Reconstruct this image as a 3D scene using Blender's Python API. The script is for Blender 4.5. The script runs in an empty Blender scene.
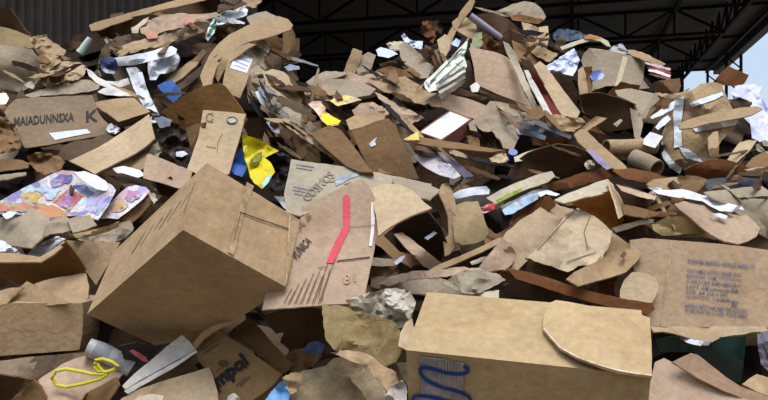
import bpy, bmesh, math, random
import numpy as np
from mathutils import Vector, Matrix, noise
from mathutils.geometry import delaunay_2d_cdt
sc = bpy.context.scene
C = sc.collection
F = 700.0; HZ = 1.6
CAM = Vector((0, 0, HZ))
rnd = random.Random(7)

# ---------------------------------------------------------------- colours and materials
def lin(c):
    return tuple(((v/255)/12.92 if v/255 <= .04045 else ((v/255+.055)/1.055)**2.4) for v in c[:3])
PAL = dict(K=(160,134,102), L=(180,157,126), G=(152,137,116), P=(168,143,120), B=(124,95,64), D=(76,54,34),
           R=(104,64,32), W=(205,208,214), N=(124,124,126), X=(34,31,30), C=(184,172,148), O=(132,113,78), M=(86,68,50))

def mat_base(name):
    m = bpy.data.materials.new(name); m.use_nodes = True
    nt = m.node_tree; b = nt.nodes['Principled BSDF']
    return m, nt, b
def N(nt, t, **k):
    n = nt.nodes.new(t)
    for a, v in k.items():
        if a in n.inputs: n.inputs[a].default_value = v
        else: setattr(n, a, v)
    return n
def lk(nt, a, b): nt.links.new(a, b)

def make_card(name, rough, bump, mottle, flute=0.0, spec=.25, stain=.0, wrinkle=0.0, wscale=14.0, gain=1.0):
    m, nt, b = mat_base(name)
    oi = N(nt, 'ShaderNodeObjectInfo'); tc = N(nt, 'ShaderNodeTexCoord')
    ad = N(nt, 'ShaderNodeVectorMath', operation='ADD'); mu = N(nt, 'ShaderNodeMath', operation='MULTIPLY')
    mu.inputs[1].default_value = 37.0; lk(nt, oi.outputs['Random'], mu.inputs[0])
    lk(nt, tc.outputs['Object'], ad.inputs[0]); lk(nt, mu.outputs[0], ad.inputs[1])
    n1 = N(nt, 'ShaderNodeTexNoise', Scale=9.0, Detail=6.0, Roughness=.65); lk(nt, ad.outputs[0], n1.inputs['Vector'])
    mr = N(nt, 'ShaderNodeMapRange'); mr.inputs[1].default_value = .3; mr.inputs[2].default_value = .7
    mr.inputs[3].default_value = 1-mottle; mr.inputs[4].default_value = 1+mottle*.7
    lk(nt, n1.outputs[0], mr.inputs[0])
    vm = N(nt, 'ShaderNodeVectorMath', operation='SCALE')
    lk(nt, oi.outputs['Color'], vm.inputs[0]); lk(nt, mr.outputs[0], vm.inputs['Scale'])
    col = vm.outputs[0]
    ng = N(nt, 'ShaderNodeTexNoise', Scale=55.0, Detail=3.0, Roughness=.7); lk(nt, ad.outputs[0], ng.inputs['Vector'])
    mg = N(nt, 'ShaderNodeMapRange'); mg.inputs[1].default_value = .3; mg.inputs[2].default_value = .7
    mg.inputs[3].default_value = 1-mottle*1.2; mg.inputs[4].default_value = 1+mottle*.8; lk(nt, ng.outputs[0], mg.inputs[0])
    vg = N(nt, 'ShaderNodeVectorMath', operation='SCALE'); lk(nt, col, vg.inputs[0]); lk(nt, mg.outputs[0], vg.inputs['Scale']); col = vg.outputs[0]
    if gain != 1:
        ve = N(nt, 'ShaderNodeVectorMath', operation='SCALE'); lk(nt, col, ve.inputs[0]); ve.inputs['Scale'].default_value = gain; col = ve.outputs[0]
    if stain:
        n2 = N(nt, 'ShaderNodeTexNoise', Scale=3.2, Detail=4.0, Roughness=.6, Distortion=.6); lk(nt, ad.outputs[0], n2.inputs['Vector'])
        r2 = N(nt, 'ShaderNodeMapRange'); r2.inputs[1].default_value = .55; r2.inputs[2].default_value = .75
        r2.inputs[3].default_value = 0; r2.inputs[4].default_value = stain
        lk(nt, n2.outputs[0], r2.inputs[0])
        mx = N(nt, 'ShaderNodeMix', data_type='RGBA', blend_type='MULTIPLY')
        lk(nt, r2.outputs[0], mx.inputs[0]); lk(nt, col, mx.inputs[6]); mx.inputs[7].default_value = (.55, .42, .3, 1)
        col = mx.outputs[2]
    lk(nt, col, b.inputs['Base Color'])
    b.inputs['Roughness'].default_value = rough; b.inputs['Specular IOR Level'].default_value = spec
    n3 = N(nt, 'ShaderNodeTexNoise', Scale=60.0, Detail=5.0); lk(nt, ad.outputs[0], n3.inputs['Vector'])
    h = n3.outputs[0]
    if flute:
        wv = N(nt, 'ShaderNodeTexWave', Scale=38.0); wv.bands_direction = 'X'; lk(nt, tc.outputs['Object'], wv.inputs['Vector'])
        am = N(nt, 'ShaderNodeMath', operation='MULTIPLY_ADD'); am.inputs[1].default_value = flute
        lk(nt, wv.outputs['Fac'], am.inputs[0]); lk(nt, h, am.inputs[2]); h = am.outputs[0]
    if wrinkle:
        nd = N(nt, 'ShaderNodeTexNoise', Scale=5.0, Detail=3.0); lk(nt, ad.outputs[0], nd.inputs['Vector'])
        md = N(nt, 'ShaderNodeMix', data_type='RGBA'); md.inputs[0].default_value = .12
        lk(nt, ad.outputs[0], md.inputs[6]); lk(nt, nd.outputs['Color'], md.inputs[7])
        vr = N(nt, 'ShaderNodeTexVoronoi', feature='DISTANCE_TO_EDGE', Scale=wscale); lk(nt, md.outputs[2], vr.inputs['Vector'])
        vp = N(nt, 'ShaderNodeMath', operation='POWER'); vp.inputs[1].default_value = .5; lk(nt, vr.outputs['Distance'], vp.inputs[0])
        wm = N(nt, 'ShaderNodeMath', operation='MULTIPLY_ADD'); wm.inputs[1].default_value = wrinkle
        lk(nt, vp.outputs[0], wm.inputs[0]); lk(nt, h, wm.inputs[2]); h = wm.outputs[0]
    bp = N(nt, 'ShaderNodeBump', Strength=bump, Distance=.004); lk(nt, h, bp.inputs['Height']); lk(nt, bp.outputs[0], b.inputs['Normal'])
    return m
MAT = {}
MAT['card'] = make_card('corrugated_cardboard', .85, .6, .13, flute=.05, stain=.5, wrinkle=.6, wscale=16.0)
MAT['edge'] = make_card('cut_corrugated_edge', .9, .6, .3, gain=1.45)
MAT['kraft'] = make_card('crumpled_kraft_paper', .85, .7, .2, stain=.5, wrinkle=1.2, wscale=20.0)
MAT['paper'] = make_card('white_paper', .6, .5, .1, wrinkle=1.5, wscale=12.0)
MAT['film'] = make_card('plastic_film', .5, .5, .12, spec=.35, wrinkle=1.2, wscale=16.0)
MAT['gloss'] = make_card('glossy_plastic', .3, .1, .05, spec=.5)
MAT['ink'] = make_card('printing_ink', .7, .1, .35)
def make_print():
    m, nt, b = mat_base('colour_print')
    tc = N(nt, 'ShaderNodeTexCoord'); oi = N(nt, 'ShaderNodeObjectInfo')
    n = N(nt, 'ShaderNodeTexNoise', Scale=26.0, Detail=4.0, Roughness=.7); lk(nt, tc.outputs['Object'], n.inputs['Vector'])
    v = N(nt, 'ShaderNodeTexVoronoi', Scale=75.0); lk(nt, tc.outputs['Object'], v.inputs['Vector'])
    hs = N(nt, 'ShaderNodeHueSaturation', Saturation=.75, Value=.5); lk(nt, v.outputs['Color'], hs.inputs['Color'])
    r = N(nt, 'ShaderNodeMapRange'); r.inputs[1].default_value = .42; r.inputs[2].default_value = .66; r.inputs[4].default_value = .85; lk(nt, n.outputs[0], r.inputs[0])
    mx = N(nt, 'ShaderNodeMix', data_type='RGBA'); lk(nt, r.outputs[0], mx.inputs[0]); lk(nt, oi.outputs['Color'], mx.inputs[6])
    lk(nt, hs.outputs[0], mx.inputs[7]); lk(nt, mx.outputs[2], b.inputs['Base Color']); b.inputs['Roughness'].default_value = .45
    return m
MAT['print'] = make_print()

def make_flyer():
    m, nt, b = mat_base('flyer_print')
    tc = N(nt, 'ShaderNodeTexCoord')
    v = N(nt, 'ShaderNodeTexVoronoi', Scale=24.0, distance='CHEBYCHEV', Randomness=.8); lk(nt, tc.outputs['Object'], v.inputs['Vector'])
    sx = N(nt, 'ShaderNodeSeparateXYZ'); lk(nt, v.outputs['Color'], sx.inputs[0])
    cr = N(nt, 'ShaderNodeValToRGB'); cr.color_ramp.interpolation = 'CONSTANT'; lk(nt, sx.outputs[0], cr.inputs[0])
    cols = [(190,184,196), (150,146,190), (206,196,200), (196,150,160), (204,190,170), (176,200,210), (206,200,208), (196,160,110), (120,110,170), (200,192,198)]
    el = cr.color_ramp.elements
    for k, c in enumerate(cols):
        e = el[k] if k < 2 else el.new(k/len(cols)); e.position = k/len(cols); e.color = (*lin(c), 1)
    n = N(nt, 'ShaderNodeTexNoise', Scale=60.0, Detail=4.0, Roughness=.75); lk(nt, tc.outputs['Object'], n.inputs['Vector'])
    hs = N(nt, 'ShaderNodeHueSaturation', Saturation=1.0, Value=.45); lk(nt, n.outputs['Color'], hs.inputs['Color'])
    r = N(nt, 'ShaderNodeMapRange'); r.inputs[1].default_value = .45; r.inputs[2].default_value = .62; r.inputs[4].default_value = .7; lk(nt, n.outputs[0], r.inputs[0])
    mx = N(nt, 'ShaderNodeMix', data_type='RGBA'); lk(nt, r.outputs[0], mx.inputs[0]); lk(nt, cr.outputs[0], mx.inputs[6]); lk(nt, hs.outputs[0], mx.inputs[7])
    lk(nt, mx.outputs[2], b.inputs['Base Color']); b.inputs['Roughness'].default_value = .4
    return m
MAT['flyer'] = make_flyer()

# ---------------------------------------------------------------- heap surface and depth record
KS = 1.676
def surf(py): return KS/(.7+(py-200)/F)
RW, RH = 384, 200
def ray(px, py): return Vector(((px-384)/F, 1.0, -(py-200)/F))
yy = (np.arange(RH)*2+1.0)
BUF = np.repeat((KS/(.7+(yy-200)/F)+.34)[:, None], RW, axis=1)
IDB = np.zeros((RH, RW), int)
THINGS = []

def raster(V, T):
    """depth seen from the standing point for a triangle mesh; V = points, T = triangles"""
    out = np.full((RH, RW), 1e9)
    P = np.array([((v.x/v.y)*F+384, -((v.z-HZ)/v.y)*F+200, v.y) for v in V])
    X = P[:, 0]/2-.5; Y = P[:, 1]/2-.5; Z = 1/P[:, 2]
    for a, b, c in T:
        x0, x1 = max(0, int(math.floor(min(X[a], X[b], X[c])))), min(RW-1, int(math.ceil(max(X[a], X[b], X[c]))))
        y0, y1 = max(0, int(math.floor(min(Y[a], Y[b], Y[c])))), min(RH-1, int(math.ceil(max(Y[a], Y[b], Y[c]))))
        if x1 < x0 or y1 < y0: continue
        den = (Y[b]-Y[c])*(X[a]-X[c])+(X[c]-X[b])*(Y[a]-Y[c])
        if abs(den) < 1e-9: continue
        gx, gy = np.meshgrid(np.arange(x0, x1+1), np.arange(y0, y1+1))
        l1 = ((Y[b]-Y[c])*(gx-X[c])+(X[c]-X[b])*(gy-Y[c]))/den
        l2 = ((Y[c]-Y[a])*(gx-X[c])+(X[a]-X[c])*(gy-Y[c]))/den
        l3 = 1-l1-l2
        m = (l1 >= -1e-6) & (l2 >= -1e-6) & (l3 >= -1e-6)
        if not m.any(): continue
        d = 1/(l1*Z[a]+l2*Z[b]+l3*Z[c])
        sub = out[y0:y1+1, x0:x1+1]
        np.minimum(sub, np.where(m, d, 1e9), out=sub)
    return out

def settle(V, T, gap=.012, pct=8, lo=.6):
    """rest a piece on what is already in the heap: how far along its own line of distance it must come forward"""
    d = raster(V, T); m = d < 1e8
    s = 1.0
    if m.any():
        s = min(1.0, float(np.percentile((BUF[m]-gap)/d[m], pct)))
        s = max(s, lo)
    return s, d, m
def record(d, m, s, oid):
    nd = d*s; k = m & (nd < BUF); BUF[k] = nd[k]; IDB[k] = oid

def tag(o, label, cat, group=None, kind=None):
    if label: o['label'] = label
    if cat: o['category'] = cat
    if group: o['group'] = group
    if kind: o['kind'] = kind
    return o
def link(name, V, Fc, mat, col=None, parent=None, frame=None, smooth=False, edge=None):
    """link ONE mesh; V in world coordinates, stored in the piece's own frame"""
    c = sum(V, Vector())/len(V)
    M = Matrix.Translation(c)
    if frame: M = Matrix.Translation(c) @ frame.to_4x4()
    Mi = M.inverted()
    me = bpy.data.meshes.new(name); me.from_pydata([Mi @ v for v in V], [], Fc); me.update()
    if smooth: me.polygons.foreach_set('use_smooth', [True]*len(me.polygons)); me.set_sharp_from_angle(angle=math.radians(28))
    o = bpy.data.objects.new(name, me); C.objects.link(o)
    if isinstance(mat, str): mat = MAT[mat]
    me.materials.append(mat)
    if edge is not None and mat == MAT['card']:
        me.materials.append(MAT['edge'])
        for p in me.polygons[edge:]: p.material_index = 1
    if col: o.color = (*lin(PAL[col] if isinstance(col, str) else col), 1)
    if parent:
        o.parent = parent; o.matrix_parent_inverse = Matrix(); o.matrix_basis = parent.matrix_basis.inverted() @ M
    else: o.matrix_basis = M
    return o

def normal(yaw, el):
    a, e = math.radians(yaw), math.radians(el)
    return Vector((math.sin(a)*math.cos(e), -math.cos(a)*math.cos(e), math.sin(e)))
def frame_of(n, roll=0):
    u = Vector((0, 0, 1)).cross(n)
    if u.length < .05: u = Vector((1, 0, 0))
    u.normalize(); v = n.cross(u)
    a = math.radians(roll); u2 = u*math.cos(a)+v*math.sin(a); v2 = n.cross(u2)
    return Matrix((u2, v2, n)).transposed()

def inside(x, y, P):
    r = False; n = len(P); j = n-1
    for i in range(n):
        if (P[i][1] > y) != (P[j][1] > y) and x < (P[j][0]-P[i][0])*(y-P[i][1])/(P[j][1]-P[i][1])+P[i][0]: r = not r
        j = i
    return r
def pairs(p): return [(p[i], p[i+1]) for i in range(0, len(p), 2)] if not isinstance(p[0], (tuple, list)) else list(p)

def outline(P, h, torn, rg):
    """subdivide and roughen the outline (torn in pixels of the photo, at the piece's own distance)"""
    out = []; n = len(P)
    for i in range(n):
        a, b = P[i], P[(i+1) % n]
        L = math.hypot(b[0]-a[0], b[1]-a[1]); k = max(1, int(L/h))
        dx, dy = (b[0]-a[0])/max(L, 1e-6), (b[1]-a[1])/max(L, 1e-6)
        for q in range(k):
            t = q/k; j = 0 if q == 0 else rg.uniform(-torn, torn)
            out.append((a[0]+(b[0]-a[0])*t-dy*j, a[1]+(b[1]-a[1])*t+dx*j))
    return out
def tri2d(P, h, rg):
    xs = [p[0] for p in P]; ys = [p[1] for p in P]
    pts = [Vector(p) for p in P]; n = len(pts)
    y = min(ys)+h*.6; row = 0
    while y < max(ys):
        x = min(xs)+h*(.4 if row % 2 else .8)
        while x < max(xs):
            qx, qy = x+rg.uniform(-.22, .22)*h, y+rg.uniform(-.22, .22)*h
            if inside(qx, qy, P): pts.append(Vector((qx, qy)))
            x += h
        y += h*.87; row += 1
    r = delaunay_2d_cdt(pts, [(i, (i+1) % n) for i in range(n)], [], 1, 1e-4)
    T = []
    for f in r[2]:
        a, b, c = [r[0][i] for i in f[:3]]
        ar = (b.x-a.x)*(c.y-a.y)-(b.y-a.y)*(c.x-a.x)
        T.append(tuple(f) if ar < 0 else tuple(reversed(f)))    # photo y runs down: this winding faces the viewer
    return [(v.x, v.y) for v in r[0]], T

class Surface:
    def __init__(s, n, P0, disp=None):
        s.n, s.P0, s.disp, s.s, s.obj, s.h = n, P0, disp or (lambda x, y, p: 0.0), 1.0, None, 5
        s.frame = frame_of(n)
    def at(s, px, py, off=0.0):
        r = ray(px, py); den = s.n.dot(r)
        d = s.n.dot(s.P0)/den if abs(den) > 1e-6 else s.P0.y
        d = max(.75*s.P0.y, min(1.4*s.P0.y, d))
        d = (d+s.disp(px, py, r*d))*s.s-off
        return CAM+r*d

def make_disp(P, cr, wl, ridge, bend, fold, depth, seed, crease=0.0):
    off = Vector((seed*3.17 % 91, seed*1.31 % 53, seed*.77 % 37))
    cx = sum(p[0] for p in P)/len(P); cy = sum(p[1] for p in P)/len(P)
    bd = []
    for ang, amt in (bend or []):
        ca, sa = math.cos(math.radians(ang)), math.sin(math.radians(ang))
        ts = [(p[0]-cx)*ca+(p[1]-cy)*sa for p in P]; m = max(abs(min(ts)), abs(max(ts)), 1)
        bd.append((ca, sa, m, amt))
    fd = []
    for x1, y1, x2, y2, amt in (fold or []):
        L = math.hypot(x2-x1, y2-y1); fd.append((x1, y1, (x2-x1)/L, (y2-y1)/L, amt*depth/F))
    ks = []; rg = random.Random(seed*7+1)
    if crease:
        for _ in range(3):
            an = rg.uniform(0, math.pi); x1, y1 = rg.choice(P); t = rg.uniform(.1, .9); x1 += (cx-x1)*t; y1 += (cy-y1)*t
            ks.append((x1, y1, math.cos(an), math.sin(an), crease*rg.uniform(-1, 1)*depth/F))
    def disp(px, py, p):
        q = p/wl+off
        if ridge: d = 1.3*cr*(1.6*abs(noise.noise(q))+.9*abs(noise.noise(q*2.3))+.35*noise.noise(q*5)-.6)
        else: d = cr*(noise.noise(q)+.4*noise.noise(q*2.6))
        for ca, sa, m, amt in bd:
            t = ((px-cx)*ca+(py-cy)*sa)/m; d += amt*t*t
        for x1, y1, ux, uy, k in ks: d += abs((px-x1)*uy-(py-y1)*ux)*k
        for x1, y1, ux, uy, k in fd:
            sd = (px-x1)*uy-(py-y1)*ux
            if sd > 0: d += sd*k
        return d
    return disp

NID = [0]
def S(name, cat, label, pts, n=(0, 40), c='K', cr=.006, wl=.16, ridge=False, t=.0055, mat='card', bend=None, fold=None, off=-.02,
      torn=.35, h=None, pct=4, gap=.018, group=None, roll=None, lo=.6, rest=True, parent=None, crease=None):
    """one flat, bent or crumpled sheet; its outline, its own facing, resting on what lies behind it"""
    NID[0] += 1; rg = random.Random(NID[0]*13+5)
    P = pairs(pts)
    xs = [p[0] for p in P]; ys = [p[1] for p in P]
    size = max(max(xs)-min(xs), max(ys)-min(ys))
    if h is None: h = max(2.6, min(7, size/11)) if not ridge else max(2.0, min(4.5, size/16))
    cx, cy = sum(xs)/len(xs), sum(ys)/len(ys)
    d0 = surf(min(max(cy, -20), 430))+off
    nn = normal(*n); P0 = ray(cx, cy)*d0
    if isinstance(bend, tuple): bend = [bend]
    if isinstance(fold, tuple): fold = [fold]
    if crease is None: crease = .6 if cr >= .006 else .14
    sf = Surface(nn, P0, make_disp(P, cr, wl, ridge, bend, fold, d0, NID[0], crease))
    sf.frame = frame_of(nn, rg.uniform(-60, 60) if roll is None else roll); sf.h = h; sf.cr = cr
    O = outline(P, h, torn, rg); Q, T = tri2d(O, h, rg)
    V = [sf.at(x, y) for x, y in Q]
    if rest:
        s, d, m = settle(V, T, gap, pct, lo)
        sf.s = s; V = [CAM+(v-CAM)*s for v in V]
    # thickness: the back lies behind the front along the sheet's own normal
    nv = len(V); back = [v-nn*t for v in V]
    ed = {}
    for f in T:
        for i in range(3):
            e = (f[i], f[(i+1) % 3]); k = (min(e), max(e)); ed[k] = None if k in ed else e
    Fc = list(T)+[(a+nv, c_+nv, b+nv) for a, b, c_ in T]
    for e in ed.values():
        if e: Fc.append((e[1], e[0], e[0]+nv, e[1]+nv))
    o = link(name, V+back, Fc, mat, c, None, sf.frame, smooth=True, edge=2*len(T))
    if rest:
        tag(o, label, cat, group); THINGS.append((NID[0], o, s, label)); record(d, m, s, NID[0])
    sf.obj = o; sf.P = P
    return sf
def D(sf, name, pts, c, mat='paper', off=.0028, label=None, th=.0008, torn=.1):
    """a sticker, tape or print lying on a sheet: a child of it"""
    NID[0] += 1; rg = random.Random(NID[0])
    h = sf.h*.8; O = outline(pairs(pts), h, torn, rg); Q, T = tri2d(O, h, rg)
    off = off+getattr(sf, 'cr', 0)*.12
    V = [sf.at(x, y, off) for x, y in Q]; nv = len(V); back = [v-sf.n*th for v in V]
    ed = {}
    for f in T:
        for i in range(3):
            e = (f[i], f[(i+1) % 3]); k = (min(e), max(e)); ed[k] = None if k in ed else e
    Fc = list(T)+[(a+nv, c_+nv, b+nv) for a, b, c_ in T]+[(e[1], e[0], e[0]+nv, e[1]+nv) for e in ed.values() if e]
    o = link(name, V+back, Fc, mat, c, sf.obj, sf.frame)
    if label: o['label'] = label
    return o
def LN(sf, name, lines, w, c, off=.0032):
    """printed rules: thin strips in one mesh"""
    V, Fc = [], []
    off = off+getattr(sf, 'cr', 0)*.12
    for x1, y1, x2, y2 in lines:
        L = math.hypot(x2-x1, y2-y1); k = max(1, int(L/4)); ux, uy = (x2-x1)/L, (y2-y1)/L
        for q in range(k+1):
            x, y = x1+(x2-x1)*q/k, y1+(y2-y1)*q/k
            V += [sf.at(x-uy*w/2, y+ux*w/2, off), sf.at(x+uy*w/2, y-ux*w/2, off)]
            if q: b = len(V); Fc.append((b-4, b-3, b-1, b-2))
    return link(name, V, Fc, 'ink', c, sf.obj, sf.frame)
_fc = {}
def glyphs(s):
    if s not in _fc:
        cu = bpy.data.curves.new('t', 'FONT'); cu.body = s; cu.resolution_u = 2; cu.offset = .05 if s == 'mpol' else (.008 if len(s) > 11 else .02)
        o = bpy.data.objects.new('t', cu); C.objects.link(o); bpy.context.view_layer.update()
        me = bpy.data.meshes.new_from_object(o.evaluated_get(bpy.context.evaluated_depsgraph_get()))
        v = [(p.co.x, p.co.y) for p in me.vertices]; f = [tuple(p.vertices) for p in me.polygons]
        bpy.data.objects.remove(o); bpy.data.curves.remove(cu); bpy.data.meshes.remove(me)
        xs = [a for a, b in v]; ys = [b for a, b in v]
        x0, x1, y0, y1 = min(xs), max(xs), min(ys), max(ys)
        _fc[s] = ([((a-x0)/(x1-x0), (b-y0)/(y1-y0)) for a, b in v], f)
    return _fc[s]
def TX(sf, text, q, c=(45, 38, 34), off=.0036, name='printed_lettering'):
    """lettering; q = bottom left, bottom right, top right, top left"""
    v, f = glyphs(text); (ax, ay), (bx, by), (cx, cy), (dx, dy) = pairs(q)
    off = off+getattr(sf, 'cr', 0)*.15; V = []
    for u, w in v:
        V.append(sf.at(ax*(1-u)*(1-w)+bx*u*(1-w)+cx*u*w+dx*(1-u)*w, ay*(1-u)*(1-w)+by*u*(1-w)+cy*u*w+dy*(1-u)*w, off))
    return link(name, V, f, 'ink', c, sf.obj, sf.frame)

def TUBE(name, cat, label, pts, r, c, mat='card', dd=0.0, wall=.003, hollow=True, seg=26, off=-.02, taper=1.0, dent=.03, sq=1.0, group=None, rings=None):
    """a tube or roll along a path of points; r in metres; dd = how much farther its far end lies"""
    NID[0] += 1; P = pairs(pts)
    cyc = sum(p[1] for p in P)/len(P); d0 = surf(cyc)+off
    L = [0]
    for a, b in zip(P, P[1:]): L.append(L[-1]+math.hypot(b[0]-a[0], b[1]-a[1]))
    W = []
    for (x, y), l in zip(P, L): W.append(CAM+ray(x, y)*(d0+dd*(l/L[-1]-.5)))
    # resample
    pl = []
    for i in range(len(W)-1):
        k = max(2, int((W[i+1]-W[i]).length/.03))
        for q in range(k): pl.append(W[i].lerp(W[i+1], q/k))
    pl.append(W[-1]); V = []; n = len(pl)
    for i, p in enumerate(pl):
        t = (pl[min(i+1, n-1)]-pl[max(i-1, 0)]).normalized()
        a = t.cross(Vector((0, 0, 1))); a = a.normalized() if a.length > .1 else Vector((1, 0, 0)); b = a.cross(t)
        rr = r*(1+(taper-1)*i/(n-1))
        for k in range(seg):
            an = 2*math.pi*k/seg
            w = rr*(1+dent*noise.noise(Vector((k*.7, i*.5, NID[0]))))
            V.append(p+a*math.cos(an)*w+b*math.sin(an)*w*sq)
    Fc = [(i*seg+k, (i+1)*seg+k, (i+1)*seg+(k+1) % seg, i*seg+(k+1) % seg) for i in range(n-1) for k in range(seg)]
    T = [x for f in Fc for x in ((f[0], f[1], f[2]), (f[0], f[2], f[3]))]
    s, d, m = settle(V, T, .01, 12)
    V = [CAM+(v-CAM)*s for v in V]
    if hollow:
        nb = len(V)
        for i in range(n):
            ce = sum(V[i*seg:(i+1)*seg], Vector())/seg
            V += [v+(ce-v).normalized()*wall for v in V[i*seg:(i+1)*seg]]
        Fc += [(nb+i*seg+k, nb+i*seg+(k+1) % seg, nb+(i+1)*seg+(k+1) % seg, nb+(i+1)*seg+k) for i in range(n-1) for k in range(seg)]
        for i in (0, n-1):
            for k in range(seg):
                k2 = (k+1) % seg; q = (i*seg+k, i*seg+k2, nb+i*seg+k2, nb+i*seg+k); Fc.append(q if i == 0 else q[::-1])
    else:
        Fc += [tuple(range(seg))[::-1], tuple(range((n-1)*seg, n*seg))]
    o = link(name, V, Fc, mat, c, smooth=True)
    tag(o, label, cat, group); THINGS.append((NID[0], o, s, label)); record(d, m, s, NID[0])
    if rings:
        for q in rings:
            i = int(q*(n-1)); b = [V[i*seg+k] for k in range(seg)]; b2 = [V[min(i+1, n-1)*seg+k] for k in range(seg)]
            ce = sum(b, Vector())/seg; ce2 = sum(b2, Vector())/seg
            vv = [ce+(v-ce)*1.04 for v in b]+[ce2+(v-ce2)*1.04 for v in b2]
            link('tape_band', vv, [(k, seg+k, seg+(k+1) % seg, (k+1) % seg) for k in range(seg)], 'paper', (150, 152, 156), o, smooth=True)
    return o

def solve_box(O, A, B, D_):
    """three right-angled edges through one corner: the distances that make them so"""
    o, a, b, c = [np.array(ray(*p)) for p in (O, A, B, D_)]
    best = None
    for g in [(x, y, z) for x in (.85, 1, 1.2) for y in (.85, 1, 1.2) for z in (.85, 1, 1.2)]:
        x = np.array(g, float)
        for it in range(60):
            e = [x[0]*a-o, x[1]*b-o, x[2]*c-o]
            f = np.array([e[0]@e[1], e[1]@e[2], e[0]@e[2]])
            J = np.array([[a@e[1], b@e[0], 0], [0, b@e[2], c@e[1]], [a@e[2], 0, c@e[0]]])
            try: st = np.linalg.solve(J+1e-9*np.eye(3), f)
            except Exception: break
            x = x-np.clip(st, -.2, .2)
        if np.abs(f).max() < 1e-6 and (x > .4).all() and (x < 2.5).all() and (best is None or x.sum() > best.sum()): best = x
    return best

def adopt(thing, child, name):
    """a piece that belongs to a thing becomes its part"""
    M = child.matrix_basis.copy(); child.parent = thing; child.matrix_parent_inverse = Matrix(); child.matrix_basis = thing.matrix_basis.inverted() @ M
    child.name = name
    for k in ('category', 'group', 'label'):
        if k in child: del child[k]
def say(o, name, cat, label): o.name = name; o['category'] = cat; o['label'] = label
def BOX(name, cat, label, O, A, B, Cc, ratios, d0, c, cr=.004, pct=8, fixed=False):
    """closed cardboard box from its nearest corner and the three edges that meet there; returns the three seen faces"""
    NID[0] += 1
    o = ray(*O)*d0; e = [ray(*p)*d0*k-o for p, k in zip((A, B, Cc), ratios)]
    g = 12; seed = Vector((NID[0]*1.7, 3.1, 7.7))
    def dent(p, nn): return p+nn*(cr*(noise.noise(p*7+seed)+.5*noise.noise(p*17+seed)-.3))
    V, Fc = [], []
    cen = o+(e[0]+e[1]+e[2])/2
    for i in range(3):
        u, v, w = e[i], e[(i+1) % 3], e[(i+2) % 3]
        for side in (0, 1):
            base = o+w*side; nn = w.normalized()*(1 if side else -1); b0 = len(V)
            flip = (u.cross(v)).dot(nn) < 0
            for a in range(g+1):
                for b in range(g+1):
                    p = base+u*(a/g)+v*(b/g)
                    edge = a in (0, g) or b in (0, g)
                    V.append(CAM+(p if edge else dent(p, nn)))
            for a in range(g):
                for b in range(g):
                    q = (b0+a*(g+1)+b, b0+(a+1)*(g+1)+b, b0+(a+1)*(g+1)+b+1, b0+a*(g+1)+b+1)
                    Fc.append(q[::-1] if flip else q)
    T = [x for f in Fc for x in ((f[0], f[1], f[2]), (f[0], f[2], f[3]))]
    s, d, m = settle(V, T, .01, pct) if not fixed else (1.0, raster(V, T), None)
    if m is None: m = d < 1e8
    V = [CAM+(v-CAM)*s for v in V]
    # weld the shared edges
    ob = link(name, V, Fc, 'card', c, None, Matrix((e[0].normalized(), e[1].normalized(), e[2].normalized())).transposed())
    bm = bmesh.new(); bm.from_mesh(ob.data); bmesh.ops.remove_doubles(bm, verts=bm.verts, dist=1e-5)
    bmesh.ops.recalc_face_normals(bm, faces=bm.faces); bm.to_mesh(ob.data); bm.free()
    tag(ob, label, cat); THINGS.append((NID[0], ob, s, label)); record(d, m, s, NID[0])
    faces = []
    for i in range(3):                       # face i = spanned by e[i], e[i+1]
        nn = e[i].cross(e[(i+1) % 3]).normalized()
        if nn.dot(o) > 0: nn = -nn
        sf = Surface(nn, o); sf.s = s; sf.obj = ob; sf.h = 7; sf.cr = cr; faces.append(sf)
        sf.base = o; sf.frame = frame_of(nn)
    return faces
def SLAB(name, cat, label, pts, n, depth, c, cr=.003, off=-.02, pct=8, group=None, taper=1.0):
    """closed box seen square on: its front outline on a plane, carried straight back by its depth"""
    NID[0] += 1; P = pairs(pts)
    cx = sum(p[0] for p in P)/len(P); cy = sum(p[1] for p in P)/len(P); d0 = surf(min(cy, 430))+off
    nn = normal(*n); sf = Surface(nn, ray(cx, cy)*d0, make_disp(P, cr, .16, False, None, None, d0, NID[0])); sf.h = 7; sf.cr = cr
    rg = random.Random(NID[0]); O = outline(P, 7, .2, rg); Q, T = tri2d(O, 7, rg)
    V = [sf.at(x, y) for x, y in Q]; s, d, m = settle(V, T, .012, pct); sf.s = s
    V = [CAM+(v-CAM)*s for v in V]; nv = len(V); cen = sum(V, Vector())/nv
    back = [cen+(v-cen)*taper-nn*depth for v in V]; ed = {}
    for f in T:
        for i in range(3):
            e = (f[i], f[(i+1) % 3]); k = (min(e), max(e)); ed[k] = None if k in ed else e
    Fc = list(T)+[(a+nv, c_+nv, b+nv) for a, b, c_ in T]+[(e[1], e[0], e[0]+nv, e[1]+nv) for e in ed.values() if e]
    o = link(name, V+back, Fc, 'card', c, None, sf.frame)
    tag(o, label, cat, group); THINGS.append((NID[0], o, s, label)); record(d, m, s, NID[0])
    sf.obj = o; return sf

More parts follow.
